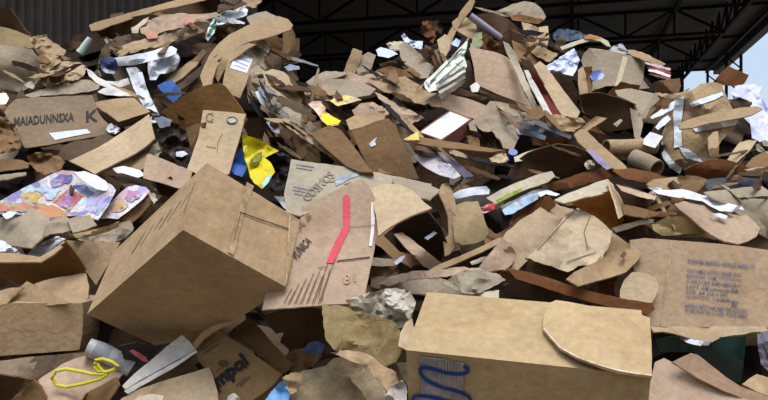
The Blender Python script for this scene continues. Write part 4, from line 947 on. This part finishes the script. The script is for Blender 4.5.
CF('brown folded triangular flap on the closed box at the left edge', (6,304, 14,292, 27,281, 40,288, 56,296, 71,303, 40,306, 10,307), n=(-20, 28), c='K', cr=.003, off=-.06)
CF('small pale flap at the left edge above the closed box', (-6,292, 10,288, 24,287, 14,296, 6,304, -6,306), n=(0, 35), c='K')
SLAB('cardboard_box', boxc, 'closed tan box cut by the left edge of the photo', (-60,318, -6,309, 10,303, 40,303, 82,303, 83,318, 82,336, 79,350, 40,353, 0,356, -60,358), (3, 2), .22, 'K')

# ================= big box, boards around it
CS('near-black sheet added for the shade in the hollow below the big box', (88,306, 96,300, 160,330, 150,346, 120,344, 96,340), n=(0, -30), c='X', off=.25, pct=40)  # near-black sheet stands in for the shade of the hollow
sf = CS('board with faded blue printing behind the red-striped sheet', (291,159, 310,162, 340,166, 370,171, 400,177, 432,184, 424,192, 404,194, 380,196, 350,200, 320,208, 300,216, 286,212, 284,194, 288,176), n=(0, 42), c=(160,148,128), cr=.004, pct=1)
LN(sf, 'printed_lines', [(296,164, 314,167), (296,167, 312,170), (293,186, 313,190), (292,189, 312,193), (294,193, 310,196), (330,182, 344,178), (344,184, 352,182)], .9, (130,130,140))
TX(sf, 'COSMOS', (308,202, 336,176, 329,170, 301,196), c=(150,132,112)); D(sf, 'blue_smudge', (334,180, 346,174, 362,171, 358,176, 344,182, 336,186), (150,160,170), mat='ink', torn=1)
CS('brown sliver with yellow stain right of the blue-printed board', (392,178, 410,179, 428,184, 440,190, 430,200, 412,196, 396,188), n=(0, 45), c='G', cr=.012)
CS('dark sheet added for the shade inside the middle hollow', (384,236, 398,224, 414,216, 428,212, 440,226, 448,244, 440,262, 420,256, 400,252), n=(0, -30), c=(52,38,28))  # added sheet, its dark colour stands for the shade of the cavity
CF('bent pale tan board right of the red-striped sheet', (368,190, 382,184, 398,184, 412,190, 424,202, 432,208, 418,213, 404,219, 390,227, 378,236, 376,214), n=(0, 46), c='L', cr=.004, bend=(30, .03))
sf = CF('large tan sheet with a red tape stripe beside the big box', (262,310, 266,290, 280,262, 292,238, 300,222, 302,206, 316,200, 334,191, 350,183, 361,179, 369,186, 375,198, 378,214, 377,234, 372,262, 367,284, 363,303, 340,304, 310,306, 286,308), n=(2, 34), c='P', cr=.004, bend=(0, .03), off=-.1)
D(sf, 'red_tape', (343,197, 347,194, 350,198, 350,212, 350,228, 344,240, 338,254, 334,263, 326,263, 332,248, 338,236, 343,227, 343,212), (200,66,82))
LN(sf, 'cut_slit', [(337,261, 353,259), (353,259, 370,257)], 1.2, (58,40,28)); LN(sf, 'cut_slit', [(340,227, 374,225)], .6, (150,120,92))
D(sf, 'white_edge_tape', (371,202, 374,204, 375,218, 374,232, 372,246, 369,246, 371,230, 371,214), (214,206,204))
LN(sf, 'printed_lines', [(284+6*k, 303, 292+7.2*k, 288-5*k) for k in range(7)]+[(288+6*k, 304, 295+7*k, 291-4*k) for k in range(6)]+[(317,268, 328,266), (330,268, 322,300), (326,268, 318,298)], .55, (104,78,58))
TX(sf, 'VUNICA', (296,262, 312,242, 307,236, 290,252), c=(62,46,38)); TX(sf, 'A B', (300,232, 312,216, 309,212, 298,224), c=(130,100,76)); TX(sf, '81', (344,285, 356,281, 355,270, 343,275), c=(176,140,112))
bf = BOX('cardboard_box', boxc, 'big tan box tipped on its corner at the left centre', (183,230), (87,314), (286,287), (207,163), (1.186, 1.083, 1.094), 1.62, (166,138,104), pct=.5)
fd_, fr, fl = bf      # A-B dark face, B-C right face, C-A left face
LN(fl, 'printed_lines', [(176-9*k, 214+8*k, 190-9*k, 192+8*k) for k in range(0, 6)], .55, (148,124,96))
LN(fl, 'worn_crease', [(184,212, 195,182)], 1.0, (146,118,86))
LN(fr, 'flap_seam', [(240,212, 262,220), (262,220, 289,229)], 1.1, (52,36,24)); LN(fr, 'flap_seam', [(241,212, 236,232), (236,232, 234,240)], .9, (110,84,56)); 
D(fr, 'clear_tape', (247,182, 254,186, 246,206, 238,238, 234,256, 228,252, 233,232, 240,206), (160,134,102), mat='ink', torn=.1)
LN(fr, 'worn_edge', [(290,214, 286,284)], 1.6, (182,158,122))

# ================= centre, under the crest of the front box
CS('dark narrow sheet added for the shade in the middle hollow', (432,196, 438,192, 444,200, 450,218, 454,232, 446,232, 440,216), n=(-30, 10), c='D')  # dark strip put in where the cavity is only shaded
CS('red-brown slanting strip in the middle hollow', (394,234, 402,232, 414,241, 430,254, 446,266, 436,270, 424,266, 408,250), n=(10, 30), c='P', cr=.006)
PP('small white bit of plastic low in the middle hollow', (394,262, 400,257, 406,255, 402,261, 396,265), c=(190,194,204), mat='film', n=(0, 40))
PP('thin white stick of plastic in the middle hollow', (424,238, 434,231, 437,233, 428,240), c=(170,174,184), mat='film', n=(0, 40))
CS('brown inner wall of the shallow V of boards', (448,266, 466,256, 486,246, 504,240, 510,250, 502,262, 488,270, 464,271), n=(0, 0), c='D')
CS('tan edged board forming the right arm of the V', (429,270, 440,264, 460,256, 480,247, 498,238, 504,237, 503,241, 488,249, 468,258, 450,266, 438,271), n=(-5, 42), c='K', cr=.003)
PP('pale sliver inside the right arm of the V', (470,262, 482,257, 490,256, 484,261, 472,265), c='C', n=(0, 45))
CS('tan upright strip in front of the middle hollow', (438,192, 442,184, 448,182, 452,190, 456,206, 457,226, 456,246, 450,254, 445,256, 443,240, 449,234, 448,216, 443,202), n=(15, 36), c='K', cr=.008)
CS('olive-tan rounded panel in the centre', (454,206, 464,202, 478,201, 482,212, 486,224, 489,232, 484,240, 474,244, 462,245, 455,242, 453,226), n=(0, 38), c=(148,128,94), cr=.008, bend=(90, .02))
sf = SLAB('white_foam_box', 'foam block', 'small white rounded block above the olive panel', (452,194, 460,190, 474,187, 486,186, 490,190, 489,194, 474,195, 456,199), (0, 50), .05, (222,226,236), cr=.002)
PP('red and white printed wrapper beside the olive panel', (480,208, 488,204, 496,203, 494,209, 488,213, 481,213), c=(206,50,48), mat='print', n=(0, 40), ridge=True, cr=.015, name='wrapper', cat='wrapper')
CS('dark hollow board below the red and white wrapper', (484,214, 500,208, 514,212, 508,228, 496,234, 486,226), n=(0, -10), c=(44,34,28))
sf = CS('long tan slat with a green stripe in the centre right', (486,198, 500,190, 518,182, 536,175, 552,171, 555,176, 548,182, 530,188, 512,196, 496,204), n=(-5, 44), c='C', cr=.006)
D(sf, 'green_stripe', (496,200, 510,193, 522,188, 522,191, 510,197, 498,203), (140,160,60), mat='ink')
PP('pale narrow strip under the slat with a green stripe', (500,206, 518,198, 534,190, 546,186, 548,190, 532,197, 514,206, 503,211), c=(120,120,118), n=(0, 44))
sf = PP('blue and white printed page edge in the centre right', (502,210, 514,202, 530,194, 540,192, 538,199, 524,207, 512,214, 505,215), c=(150,176,206), mat='print', n=(-5, 45), name='magazine_page', cat='magazine page')
CS('red-brown box side between the printed page and orange box', (508,226, 520,214, 532,204, 542,196, 550,196, 556,204, 546,214, 530,226, 516,236), n=(-20, 20), c='R', cr=.012)
PP('thin white curl above the red-brown box side', (538,192, 548,190, 560,194, 556,196, 546,194, 540,197), c='W', n=(0, 45))
# orange box
CS('orange-brown inner side of the open box right of centre', (566,199, 582,197, 598,194, 612,190, 618,204, 624,220, 620,228, 612,232, 600,224, 586,212), n=(0, 0), c=(160,104,46), cr=.008)
CF('pale outer flap on top of the orange-brown open box', (554,200, 566,194, 582,188, 600,181, 608,179, 613,186, 612,191, 598,195, 582,198, 564,203), n=(0, 46), c='C', cr=.003)
CS('pale narrow side of the orange-brown open box', (608,180, 613,184, 620,196, 625,207, 626,214, 620,218, 616,204, 612,192), n=(50, 30), c='L')
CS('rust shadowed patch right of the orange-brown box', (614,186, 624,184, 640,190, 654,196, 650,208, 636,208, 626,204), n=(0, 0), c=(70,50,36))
PP('thin pale strip slanting right of the orange-brown box', (616,184, 626,187, 642,192, 656,196, 655,200, 640,197, 622,191), c='L', n=(0, 45))
CS('tan bent flap right of the orange-brown box', (622,204, 634,206, 648,210, 660,214, 648,218, 632,216, 624,214), n=(0, 35), c='B')
CS('dull tan box end between orange box and pink-tan flap', (652,224, 664,218, 680,216, 700,220, 708,226, 704,234, 684,234, 664,236, 654,234), n=(-5, 20), c=(160,138,94), bend=(0, .02))
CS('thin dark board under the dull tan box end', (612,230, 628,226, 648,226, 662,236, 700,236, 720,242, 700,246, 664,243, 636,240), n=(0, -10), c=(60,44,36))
CS('thin pale strip running to the dull tan box end', (612,228, 624,224, 640,220, 654,219, 654,222, 640,224, 626,229, 616,232), c='C', n=(0, 42))
# printed box on the right
sf = SLAB('cardboard_box', boxc, 'tan box with blue printed text at the right edge', (630,240, 644,238, 672,240, 700,242, 740,246, 800,254, 802,280, 802,330, 768,328, 720,327, 690,328, 650,326, 644,310, 636,280, 632,262), (-4, 26), .24, (164,138,110), off=-.02)
LN(sf, 'box_edge_crease', [(672,242, 668,270), (668,270, 664,300), (664,300, 661,324)], 1.2, (170,148,116))
BL = (84,92,122)
TX(sf, 'CUSTOM PRINTED NOTICE PAPER CO', (688,263, 755,269, 755,265, 688,259), c=BL)
for i, (x1, tx) in enumerate([(742, 'CUSTOMER NOTICE ORDER BULK'), (716, 'BATCH NO  ITEM'), (736, 'CARTON REF  00 12'), (738, 'LOT 18  ------- 24'), (728, 'SIZE  A4 210 x 297'), (730, 'QUANTITY  1 x 2500')]):
    y = 272+i*5.2; TX(sf, tx, (687.5-.3*i,y, x1,y+(x1-687)*.085, x1,y+(x1-687)*.085-3.4, 687.5-.3*i,y-3.4), c=BL)
LN(sf, 'printed_rules', [(718,277, 742,280), (712,283, 741,286), (700,288, 740,292), (716,299, 740,302)], .6, BL)
TX(sf, 'HANDLE WITH CARE KEEP THIS BOX DRY', (685,307, 747,313, 747,309, 685,303), c=(84,92,120)); TX(sf, 'STORE FLAT IN A COOL PLACE ONLY', (685,312, 748,318, 748,314, 685,308), c=(84,92,120)); TX(sf, '82', (732,306, 737,306.5, 737,301, 732,300.5), c=BL)
CF('pink-tan flap with a torn corner lying on the printed box', (674,204, 684,201, 700,205, 716,207, 730,209, 742,211, 750,218, 760,228, 757,236, 748,241, 738,244, 724,241, 712,235, 700,226, 686,214), n=(5, 46), c='P', cr=.008, torn=.7, fold=(738,208, 730,246, .25))
PP('white torn label on the pink-tan flap', (711,214, 720,213, 728,216, 726,219, 716,217), c='W', n=(0, 46), off=-.1)
PP('twisted white and silver plastic ribbon above the pink-tan flap', (647,187, 656,187, 668,190, 682,189, 694,192, 702,195, 716,198, 728,203, 742,206, 744,210, 732,212, 720,211, 710,206, 702,201, 690,199, 674,197, 658,194), c=(216,214,222), mat='film', ridge=True, cr=.02, n=(0, 45), name='plastic_ribbon', cat='plastic ribbon', off=-.08)
# crumpled paper stack in the centre
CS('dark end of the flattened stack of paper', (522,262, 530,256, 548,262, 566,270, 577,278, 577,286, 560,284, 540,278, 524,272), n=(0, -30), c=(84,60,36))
CS('right folded end of the flattened stack with small print', (596,262, 606,248, 612,232, 626,242, 643,254, 636,262, 626,272, 604,279, 578,286, 566,279, 574,272), n=(5, 46), c='K', cr=.006)
sfx = sf
CR('left crumpled sheet of the flattened kraft paper stack', (480,266, 488,254, 498,246, 506,232, 520,220, 536,210, 551,201, 560,206, 574,209, 562,226, 548,240, 534,254, 522,266, 518,272, 500,270), n=(-5, 50), c=(160,138,110), cr=.012, wl=.15, mat='card', gap=.006)
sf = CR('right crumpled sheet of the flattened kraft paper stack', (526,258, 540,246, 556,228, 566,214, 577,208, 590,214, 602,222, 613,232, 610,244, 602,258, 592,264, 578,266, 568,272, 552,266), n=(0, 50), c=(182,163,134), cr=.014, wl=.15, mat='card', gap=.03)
LN(sf, 'crease_and_gap_shade', [(576,209, 563,222), (563,222, 549,238), (549,238, 537,250), (590,216, 584,232), (584,232, 588,250), (566,262, 596,252)], .8, (112,92,68))  # creases, plus the shadow of the gap between the sheets, painted dark
CS('reddish triangular side panel left of the flattened stack', (478,268, 486,258, 494,248, 502,238, 510,244, 516,254, 512,264, 506,270, 492,270), n=(-15, 22), c='P', cr=.01)
SLAB('cardboard_box', boxc, 'small pale rounded box end left of the printed box', (620,290, 624,280, 632,272, 646,273, 656,278, 659,286, 655,298, 648,308, 634,305, 620,302), (-10, 30), .06, 'L', taper=.95)
PP('small dark printed mark piece on the folded end of the stack', (620,256, 623,251, 627,253, 624,259), c=(84,60,48), n=(0, 46), off=-.1, name='printed_mark_scrap')
# long brown edge and torn layers over the front box
CS('crushed grey-tan layer running over the front box', (384,284, 398,278, 420,276, 440,278, 458,284, 474,292, 466,300, 446,298, 420,294, 400,294), n=(0, 44), c='G', cr=.018, torn=1.1)
CR('long torn tan strip above the front box', (376,284, 392,276, 412,271, 436,270, 460,267, 478,268, 500,270, 484,273, 456,275, 432,278, 408,280, 390,286), n=(0, 48), c='P', cr=.012)
CR('grey crumpled paper wedge above the front box', (443,284, 452,276, 462,271, 480,270, 496,273, 506,280, 494,286, 480,293, 466,294, 454,290), n=(0, 42), c=(150,138,118), cr=.025)
PP('cream card end sticking out above the front box', (462,295, 474,293, 488,291, 499,290, 499,300, 488,300, 476,299), c='C', n=(0, 42))
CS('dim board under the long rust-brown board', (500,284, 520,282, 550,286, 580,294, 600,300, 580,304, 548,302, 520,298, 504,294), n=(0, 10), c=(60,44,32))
CS('long rust-brown board edge slanting down to the front box corner', (506,268, 524,271, 546,277, 566,284, 590,291, 620,298, 652,303, 655,309, 648,315, 622,310, 594,303, 566,295, 540,286, 516,279), n=(0, 22), c='R', cr=.003)

# ================= front box and what surrounds it
CR('crinkled grey-white paper between striped sheet and front box', (330,308, 344,300, 362,295, 380,290, 396,288, 410,291, 416,302, 412,316, 404,328, 390,328, 372,318, 350,312), c=(168,158,140), n=(0, 44), cr=.022, wl=.05, mat='paper')
CR('white shredded rim beside the front box corner', (384,292, 394,290, 404,296, 410,306, 404,312, 394,310, 386,302), c=(186,178,164), n=(0, 42), cr=.016, wl=.04, mat='paper', torn=1.6)
CR('olive-tan crumpled sheet left of the front box', (322,304, 334,303, 350,308, 372,314, 394,322, 402,334, 402,350, 396,362, 384,368, 370,358, 352,352, 334,350, 326,340, 323,322), n=(-5, 40), c=(136,116,78), cr=.022, wl=.16)
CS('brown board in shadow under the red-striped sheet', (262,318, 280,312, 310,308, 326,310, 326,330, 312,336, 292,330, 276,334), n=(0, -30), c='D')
CR('dim brown crushed piece below the shadowed hollow', (282,360, 292,350, 308,348, 322,346, 322,356, 312,366, 300,373, 288,370), n=(0, 20), c='B', cr=.02)
PP('dim blue scrap in the shadowed hollow', (304,350, 308,343, 318,341, 325,345, 322,352, 312,354), c=(84,104,150), n=(0, 30), ridge=True, cr=.015)
CR('pale dusty mound of crushed paper at the bottom centre', (280,404, 284,386, 292,375, 304,370, 320,367, 336,362, 350,366, 362,378, 374,392, 378,406, 330,410), n=(0, 48), c=(180,160,128), cr=.025, wl=.2)
CR('tan crushed band right of the pale dusty mound', (322,370, 334,358, 348,354, 362,362, 376,376, 386,392, 384,406, 370,406, 362,392, 348,376, 336,370), n=(10, 42), c='L', cr=.02, wl=.14)
CR('brown crushed rim above the tan crushed band', (330,352, 348,350, 368,354, 384,366, 396,372, 400,386, 390,396, 378,380, 360,364, 344,358), n=(0, 44), c='K', cr=.025, wl=.12)
CR('small grey paper wad left of the front box base', (384,396, 392,386, 402,380, 407,388, 407,404, 390,406), c=(176,170,160), n=(0, 38), cr=.03)
CS('narrow tan flap at the left side of the front box', (398,346, 400,334, 406,322, 412,318, 414,330, 411,342, 407,350), n=(-20, 40), c='L')
CF('pinkish brown board at the bottom right corner', (648,410, 650,384, 655,362, 664,358, 680,366, 696,376, 722,388, 752,402, 756,412, 700,414), n=(0, 40), c='P', cr=.004)
CF('long pinkish brown panel lying before the green sheet', (672,362, 682,357, 691,353, 698,355, 712,366, 726,377, 740,386, 756,392, 772,398, 772,410, 752,402, 722,390, 696,377), n=(10, 32), c=(150,122,98), cr=.004)
sf = PP('dark green plastic sheet in the gap under the printed box', (656,340, 672,336, 700,338, 724,337, 746,336, 745,352, 743,370, 741,382, 734,383, 718,374, 704,362, 694,352, 676,352, 660,352), c=(12,38,34), mat='gloss', n=(-5, 0), name='plastic_sheet', cat='plastic sheet', off=.05)
CS('tan corner piece at the bottom right edge', (742,384, 750,378, 757,374, 772,379, 772,397, 758,392), n=(5, 46), c='K')
PP('grey-lilac folded plastic at the right edge below the printed box', (757,334, 766,331, 778,330, 778,374, 768,371, 761,364, 758,350), c=(96,90,102), n=(-20, 20), ridge=True, cr=.02, name='plastic_sheet', cat='plastic sheet')
S('torn_cardboard_rim', 'cardboard strip', 'torn tan rim hanging under the printed box', (650,326, 672,327, 700,328, 730,326, 752,326, 774,328, 774,333, 752,332, 735,335, 722,337, 712,342, 702,342, 690,338, 672,333, 654,332), n=(0, 40), c='L', torn=1.2, cr=.008, off=-.06)
PP('white torn lip under the tan rim', (680,338, 692,339, 704,342, 711,341, 709,345, 700,346, 688,343), c='W', n=(0, 40), off=-.08)
fb = BOX('cardboard_box', boxc, 'long tan box with a blue coil print in the front', (406,350), (651,376), (427,292), (412,470), (.92, 1.14, 1.092), 1.42, (170,145,108), cr=.003, pct=4)
ft, fs, ff = fb       # A-B top, B-C left side, C-A front
D(ff, 'faded_blue_panel', (418,357, 440,359, 464,364, 464,380, 463,404, 420,404, 421,380), (150,142,148), mat='ink', torn=.1)
LN(ff, 'printed_grid', [(440+3*k, 361+k*.6, 440+3*k, 404) for k in range(8)], .7, (190,170,150), off=.0045)
def coil(sf, pts, w, c): LN(sf, 'blue_coil_print', [(*a, *b) for a, b in zip(pts, pts[1:])], w, c, off=.006)
def arcp(x0, x1, y, dy): 
    o_ = []
    for k in range(9): t = k/8; o_.append((x0+(x1-x0)*t, y+dy*t+3.2*math.sin(math.pi*t)))
    return o_
def ribbon(sf, name, pts, w, c_, off=.006):
    sm = []; P = [pts[0]]+pts+[pts[-1]]
    for k in range(1, len(P)-2):
        p0, p1, p2, p3 = P[k-1], P[k], P[k+1], P[k+2]
        for q in range(6):
            t = q/6
            sm.append(tuple(.5*(2*p1[d]+(p2[d]-p0[d])*t+(2*p0[d]-5*p1[d]+4*p2[d]-p3[d])*t*t+(3*p1[d]-p0[d]-3*p2[d]+p3[d])*t**3) for d in (0, 1)))
    sm.append(pts[-1]); V = []
    for k, (x, y) in enumerate(sm):
        (x0, y0), (x1, y1) = sm[max(0, k-1)], sm[min(len(sm)-1, k+1)]; L = math.hypot(x1-x0, y1-y0) or 1
        nx_, ny_ = -(y1-y0)/L*w/2, (x1-x0)/L*w/2; V += [sf.at(x+nx_, y+ny_, off), sf.at(x-nx_, y-ny_, off)]
    return link(name, V, [(2*k, 2*k+1, 2*k+3, 2*k+2) for k in range(len(sm)-1)], 'ink', c_, sf.obj, sf.frame)
ribbon(ff, 'blue_coil_print', [(464,366), (468,369), (467,372.5), (459,374), (447,373), (434,369.5), (425,367.5), (420.5,369), (421,374), (427,380.5), (441,387), (456,391), (466,395), (470,399), (470,404)], 3.6, (30,66,132))
ribbon(ff, 'blue_coil_print', [(413,402), (414,397), (420,396), (430,397), (444,400), (460,404)], 3.6, (30,66,132))
sf = CF('broad flap bent open over the right end of the front box', (547,304, 556,300, 580,304, 610,309, 640,314, 650,318, 651,336, 652,358, 652,376, 636,374, 618,371, 600,366, 578,358, 560,348, 550,337, 543,328, 544,314), n=(-3, 62), c=(178,152,114), cr=.003, bend=(0, .02), off=-.02, pct=3)
LN(sf, 'torn_edge', [(543.6,328, 550.6,336.5), (550.6,336.5, 560.5,347.5), (560.5,347.5, 578,357.2), (578,357.2, 600,365), (600,365, 618,370), (618,370, 636,373.2), (636,373.2, 651.5,375)], 1.5, (200,184,160))

# ================= bottom left
CS('mid brown board lying under the closed left box', (-8,362, 20,358, 50,355, 84,352, 92,354, 76,362, 56,372, 38,380, 18,377, -8,374), n=(0, 44), c=(128,108,88), cr=.008)
CF('dark brown folded corner at the bottom left', (-8,374, 16,377, 34,380, 22,390, 10,400, 0,410, -8,410), n=(0, -15), c='D')
CF('brown triangular flap at the bottom left', (4,406, 16,394, 34,380, 41,386, 46,396, 50,408, 26,412), n=(-10, 10), c='B')
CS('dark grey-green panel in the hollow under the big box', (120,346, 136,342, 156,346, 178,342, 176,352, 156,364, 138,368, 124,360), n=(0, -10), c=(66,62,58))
PP('thin red strip in the hollow under the big box', (129,351, 133,349, 146,357, 148,362, 142,361), c=(150,60,60), n=(0, 40), off=.0)
CS('pinkish tan box panel carrying the yellow strap', (38,380, 50,372, 62,364, 76,358, 90,354, 104,356, 118,360, 128,364, 124,372, 118,379, 104,386, 86,393, 78,404, 50,408, 46,396), n=(0, 47), c='P', cr=.006, off=-.02)
CS('front lip of the panel carrying the yellow strap', (74,406, 84,394, 100,386, 116,377, 119,384, 114,393, 104,406), n=(-20, 25), c='B')
TUBE('white_plastic_roll', 'roll', 'grey-white ribbed plastic roll under the big box', (88,347, 102,352, 116,359, 132,368), (.023), (176,178,182), mat='paper', dd=.02, rings=(.2, .45, .7), wall=.004)
TUBE('yellow_strap', 'strap', 'looped yellow plastic strap on the pinkish panel', (96,362, 94,366, 98,371, 106,372, 113,370, 118,366, 112,362, 103,359, 96,360, 99,367, 106,374, 92,374, 78,371, 66,369, 56,371, 52,378, 56,385, 66,387, 82,384, 100,379, 108,374), .0042, (200,190,50), mat='gloss', hollow=False, seg=8, off=-.1)
CS('dark layer under the grey slat board', (124,392, 146,380, 170,366, 196,354, 198,362, 176,376, 152,388, 130,400), n=(0, 5), c='D')
PP('white lower edge strip under the grey slat board', (124,391, 150,376, 176,362, 196,350, 197,352, 178,365, 152,380, 128,394), c=(206,204,200), n=(0, 45))
sf = SLAB('foam_board', 'foam board', 'grey-white slat board leaning in the bottom left', (122,386, 134,374, 150,361, 166,347, 182,335, 189,341, 196,349, 180,358, 160,369, 140,380, 126,389), (-5, 48), .02, (190,184,176), cr=.003, off=-.06)
CF('tan sheet with a torn side at the bottom left centre', (112,410, 122,398, 142,388, 166,380, 190,373, 209,367, 213,376, 217,390, 220,410), n=(0, 48), c='L', cr=.005, torn=.4)
CS('small pale strip on the tan sheet at the bottom edge', (132,404, 138,396, 152,394, 164,396, 160,406), n=(0, 50), c='C', off=-.1)
sf = SLAB('cardboard_box', boxc, 'brown box with bold black lettering at the bottom', (192,351, 202,339, 216,328, 236,342, 258,357, 282,374, 274,384, 262,394, 244,406, 214,410, 208,388, 208,372, 197,360), (-8, 28), .1, (128,102,68), cr=.004, off=-.04)
TX(sf, 'mpol', (221,392, 252,367, 241,352, 210,377), c=(34,26,24)); LN(sf, 'lettering_weight', [(216,387, 221,392), (240,362, 247,368)], 1.6, (34,26,24))
LN(sf, 'printed_lines', [(199,347, 214,336), (201,350, 218,339), (203,354, 220,342), (216,372, 226,364), (219,375, 229,367), (236,386, 246,376), (240,386, 250,376)], .9, (96,66,42))
D(sf, 'oval_logo', disc(223, 363, 5.5, 3.2), (84,60,44), mat='ink')
CF('brown raised flap of the box with bold black lettering', (228,334, 238,325, 248,317, 258,326, 270,340, 282,353, 292,364, 288,370, 282,374, 262,358, 244,345), n=(-15, 32), c='B', cr=.008, torn=.6)
CS('curled pale rim at the back of the lettered box', (193,344, 200,334, 212,326, 226,322, 234,320, 228,324, 216,329, 204,338, 196,348), n=(-15, 35), c='K')
PP('bright blue plastic bag corner at the bottom', (262,404, 270,393, 278,384, 284,380, 288,388, 290,396, 286,408), c=(110,160,205), mat='film', n=(-5, 42), name='plastic_bag', cat='plastic bag', ridge=True, cr=.015)
CR('orange-tan torn lip right of the bright blue corner', (282,378, 290,373, 300,372, 302,382, 296,392, 290,394, 285,386), c='K', n=(0, 42), cr=.02)
PP('small white crumpled bit below the bold lettering', (226,404, 228,396, 234,393, 240,397, 242,406), c=(214,206,200), n=(0, 40), ridge=True, cr=.02)

# pieces that belong together
def find(l):
    r = [o for i, o, s, t in THINGS if t == l]; assert len(r) == 1, l; return r[0]
def join(main, name, cat, label, parts):
    m = find(main)
    for l, n_ in parts: adopt(m, find(l), n_)
    say(m, name, cat, label)
join('orange-brown inner side of the open box right of centre', 'cardboard_box', boxc, 'open cardboard box with an orange-brown inside, right of centre', [('pale outer flap on top of the orange-brown open box', 'flap'), ('pale narrow side of the orange-brown open box', 'side_panel')])
join('closed tan box cut by the left edge of the photo', 'cardboard_box', boxc, 'closed tan box with folded top flaps, cut by the left edge of the photo', [('light tan top flap of the closed box at the left edge', 'flap'), ('brown folded triangular flap on the closed box at the left edge', 'flap'), ('small pale flap at the left edge above the closed box', 'flap')])
join('long tan box with a blue coil print in the front', 'cardboard_box', boxc, 'long tan box with a blue coil print and a bent-open flap in the front', [('broad flap bent open over the right end of the front box', 'flap'), ('narrow tan flap at the left side of the front box', 'side_flap')])
join('brown box with bold black lettering at the bottom', 'cardboard_box', boxc, 'brown box with bold black lettering and a raised flap at the bottom', [('brown raised flap of the box with bold black lettering', 'flap'), ('curled pale rim at the back of the lettered box', 'torn_rim')])
join('shadowed inner side of the open box at the left edge', 'cardboard_box', boxc, 'open cardboard box with a dark inside at the left edge, white plastic in it', [('pale rim strip of the open box at the left edge', 'rim')])
join('right crumpled sheet of the flattened kraft paper stack', 'flattened_box', 'flattened box', 'flattened crumpled tan box with a dark open end, right of centre', [('dark end of the flattened stack of paper', 'open_end'), ('right folded end of the flattened stack with small print', 'end_flap'), ('small dark printed mark piece on the folded end of the stack', 'printed_mark')])
join('long pale board edge slanting up to the top of the photo', 'cardboard_flap', flap, 'long board tilted up to the top of the photo, dark underneath', [('dark underside of a board tilted above the pink-flecked folds', 'underside')])
join('pointed tan board left of the white strand', 'cardboard_flap', flap, 'pointed tan board left of the white plastic strand, its underside dark', [('dark underside of the pointed tan board', 'underside')])
join('pinkish tan box panel carrying the yellow strap', 'cardboard_box', boxc, 'pinkish tan opened box panel carrying the looped yellow strap', [('front lip of the panel carrying the yellow strap', 'lip')])
join('brown open box side below the white-topped carton', 'cardboard_box', boxc, 'brown open box below the white-topped carton, holding magazines', [('thin long brown rim running under the white-topped carton', 'rim')])
join('tan edged board forming the right arm of the V', 'cardboard_sheet', sheet, 'tan-edged board forming the right arm of the V in the centre', [('brown inner wall of the shallow V of boards', 'inner_wall'), ('pale sliver inside the right arm of the V', 'torn_edge')])
join('dark brown carton side behind the floral carton', 'printed_carton', 'carton', 'opened carton with floral and yellow printing in the dip, its inside dark brown', [('small carton with floral and yellow printing in the dip', 'printed_panel')])
join('grey-topped torn board with an orange rim at the top of the peak', 'crumpled_cardboard', 'crumpled cardboard', 'grey-topped torn board with an orange-brown rim at the top of the peak', [('orange shaded rim below the grey-topped board', 'rim')])
join('broad arched board curling over the upper heap', 'cardboard_sheet', sheet, 'broad arched board curling over the upper heap beside the dark dip', [('brown vertical side of the arch dropping to the dip', 'side_panel'), ('inner tan fold under the arched board', 'inner_fold')])
join('grey slat', 'x', 'x', 'x', []) if 0 else None
join('grey-white slat board leaning in the bottom left', 'foam_board', 'foam board', 'grey-white slat board with a dark groove leaning in the bottom left', [('white lower edge strip under the grey slat board', 'edge_strip')])

# scraps the photo shows nothing of are left out
seen = {}
for i in np.unique(IDB): seen[int(i)] = int((IDB == i).sum())
for i, o in fillers:
    if seen.get(i, 0) < 8:
        for ch in list(o.children): bpy.data.objects.remove(ch)
        bpy.data.objects.remove(o)
for i, o, s, l in THINGS:
    if seen.get(i, 0) < 4 and i not in dict(fillers) and not o.children and not o.parent: bpy.data.objects.remove(o)
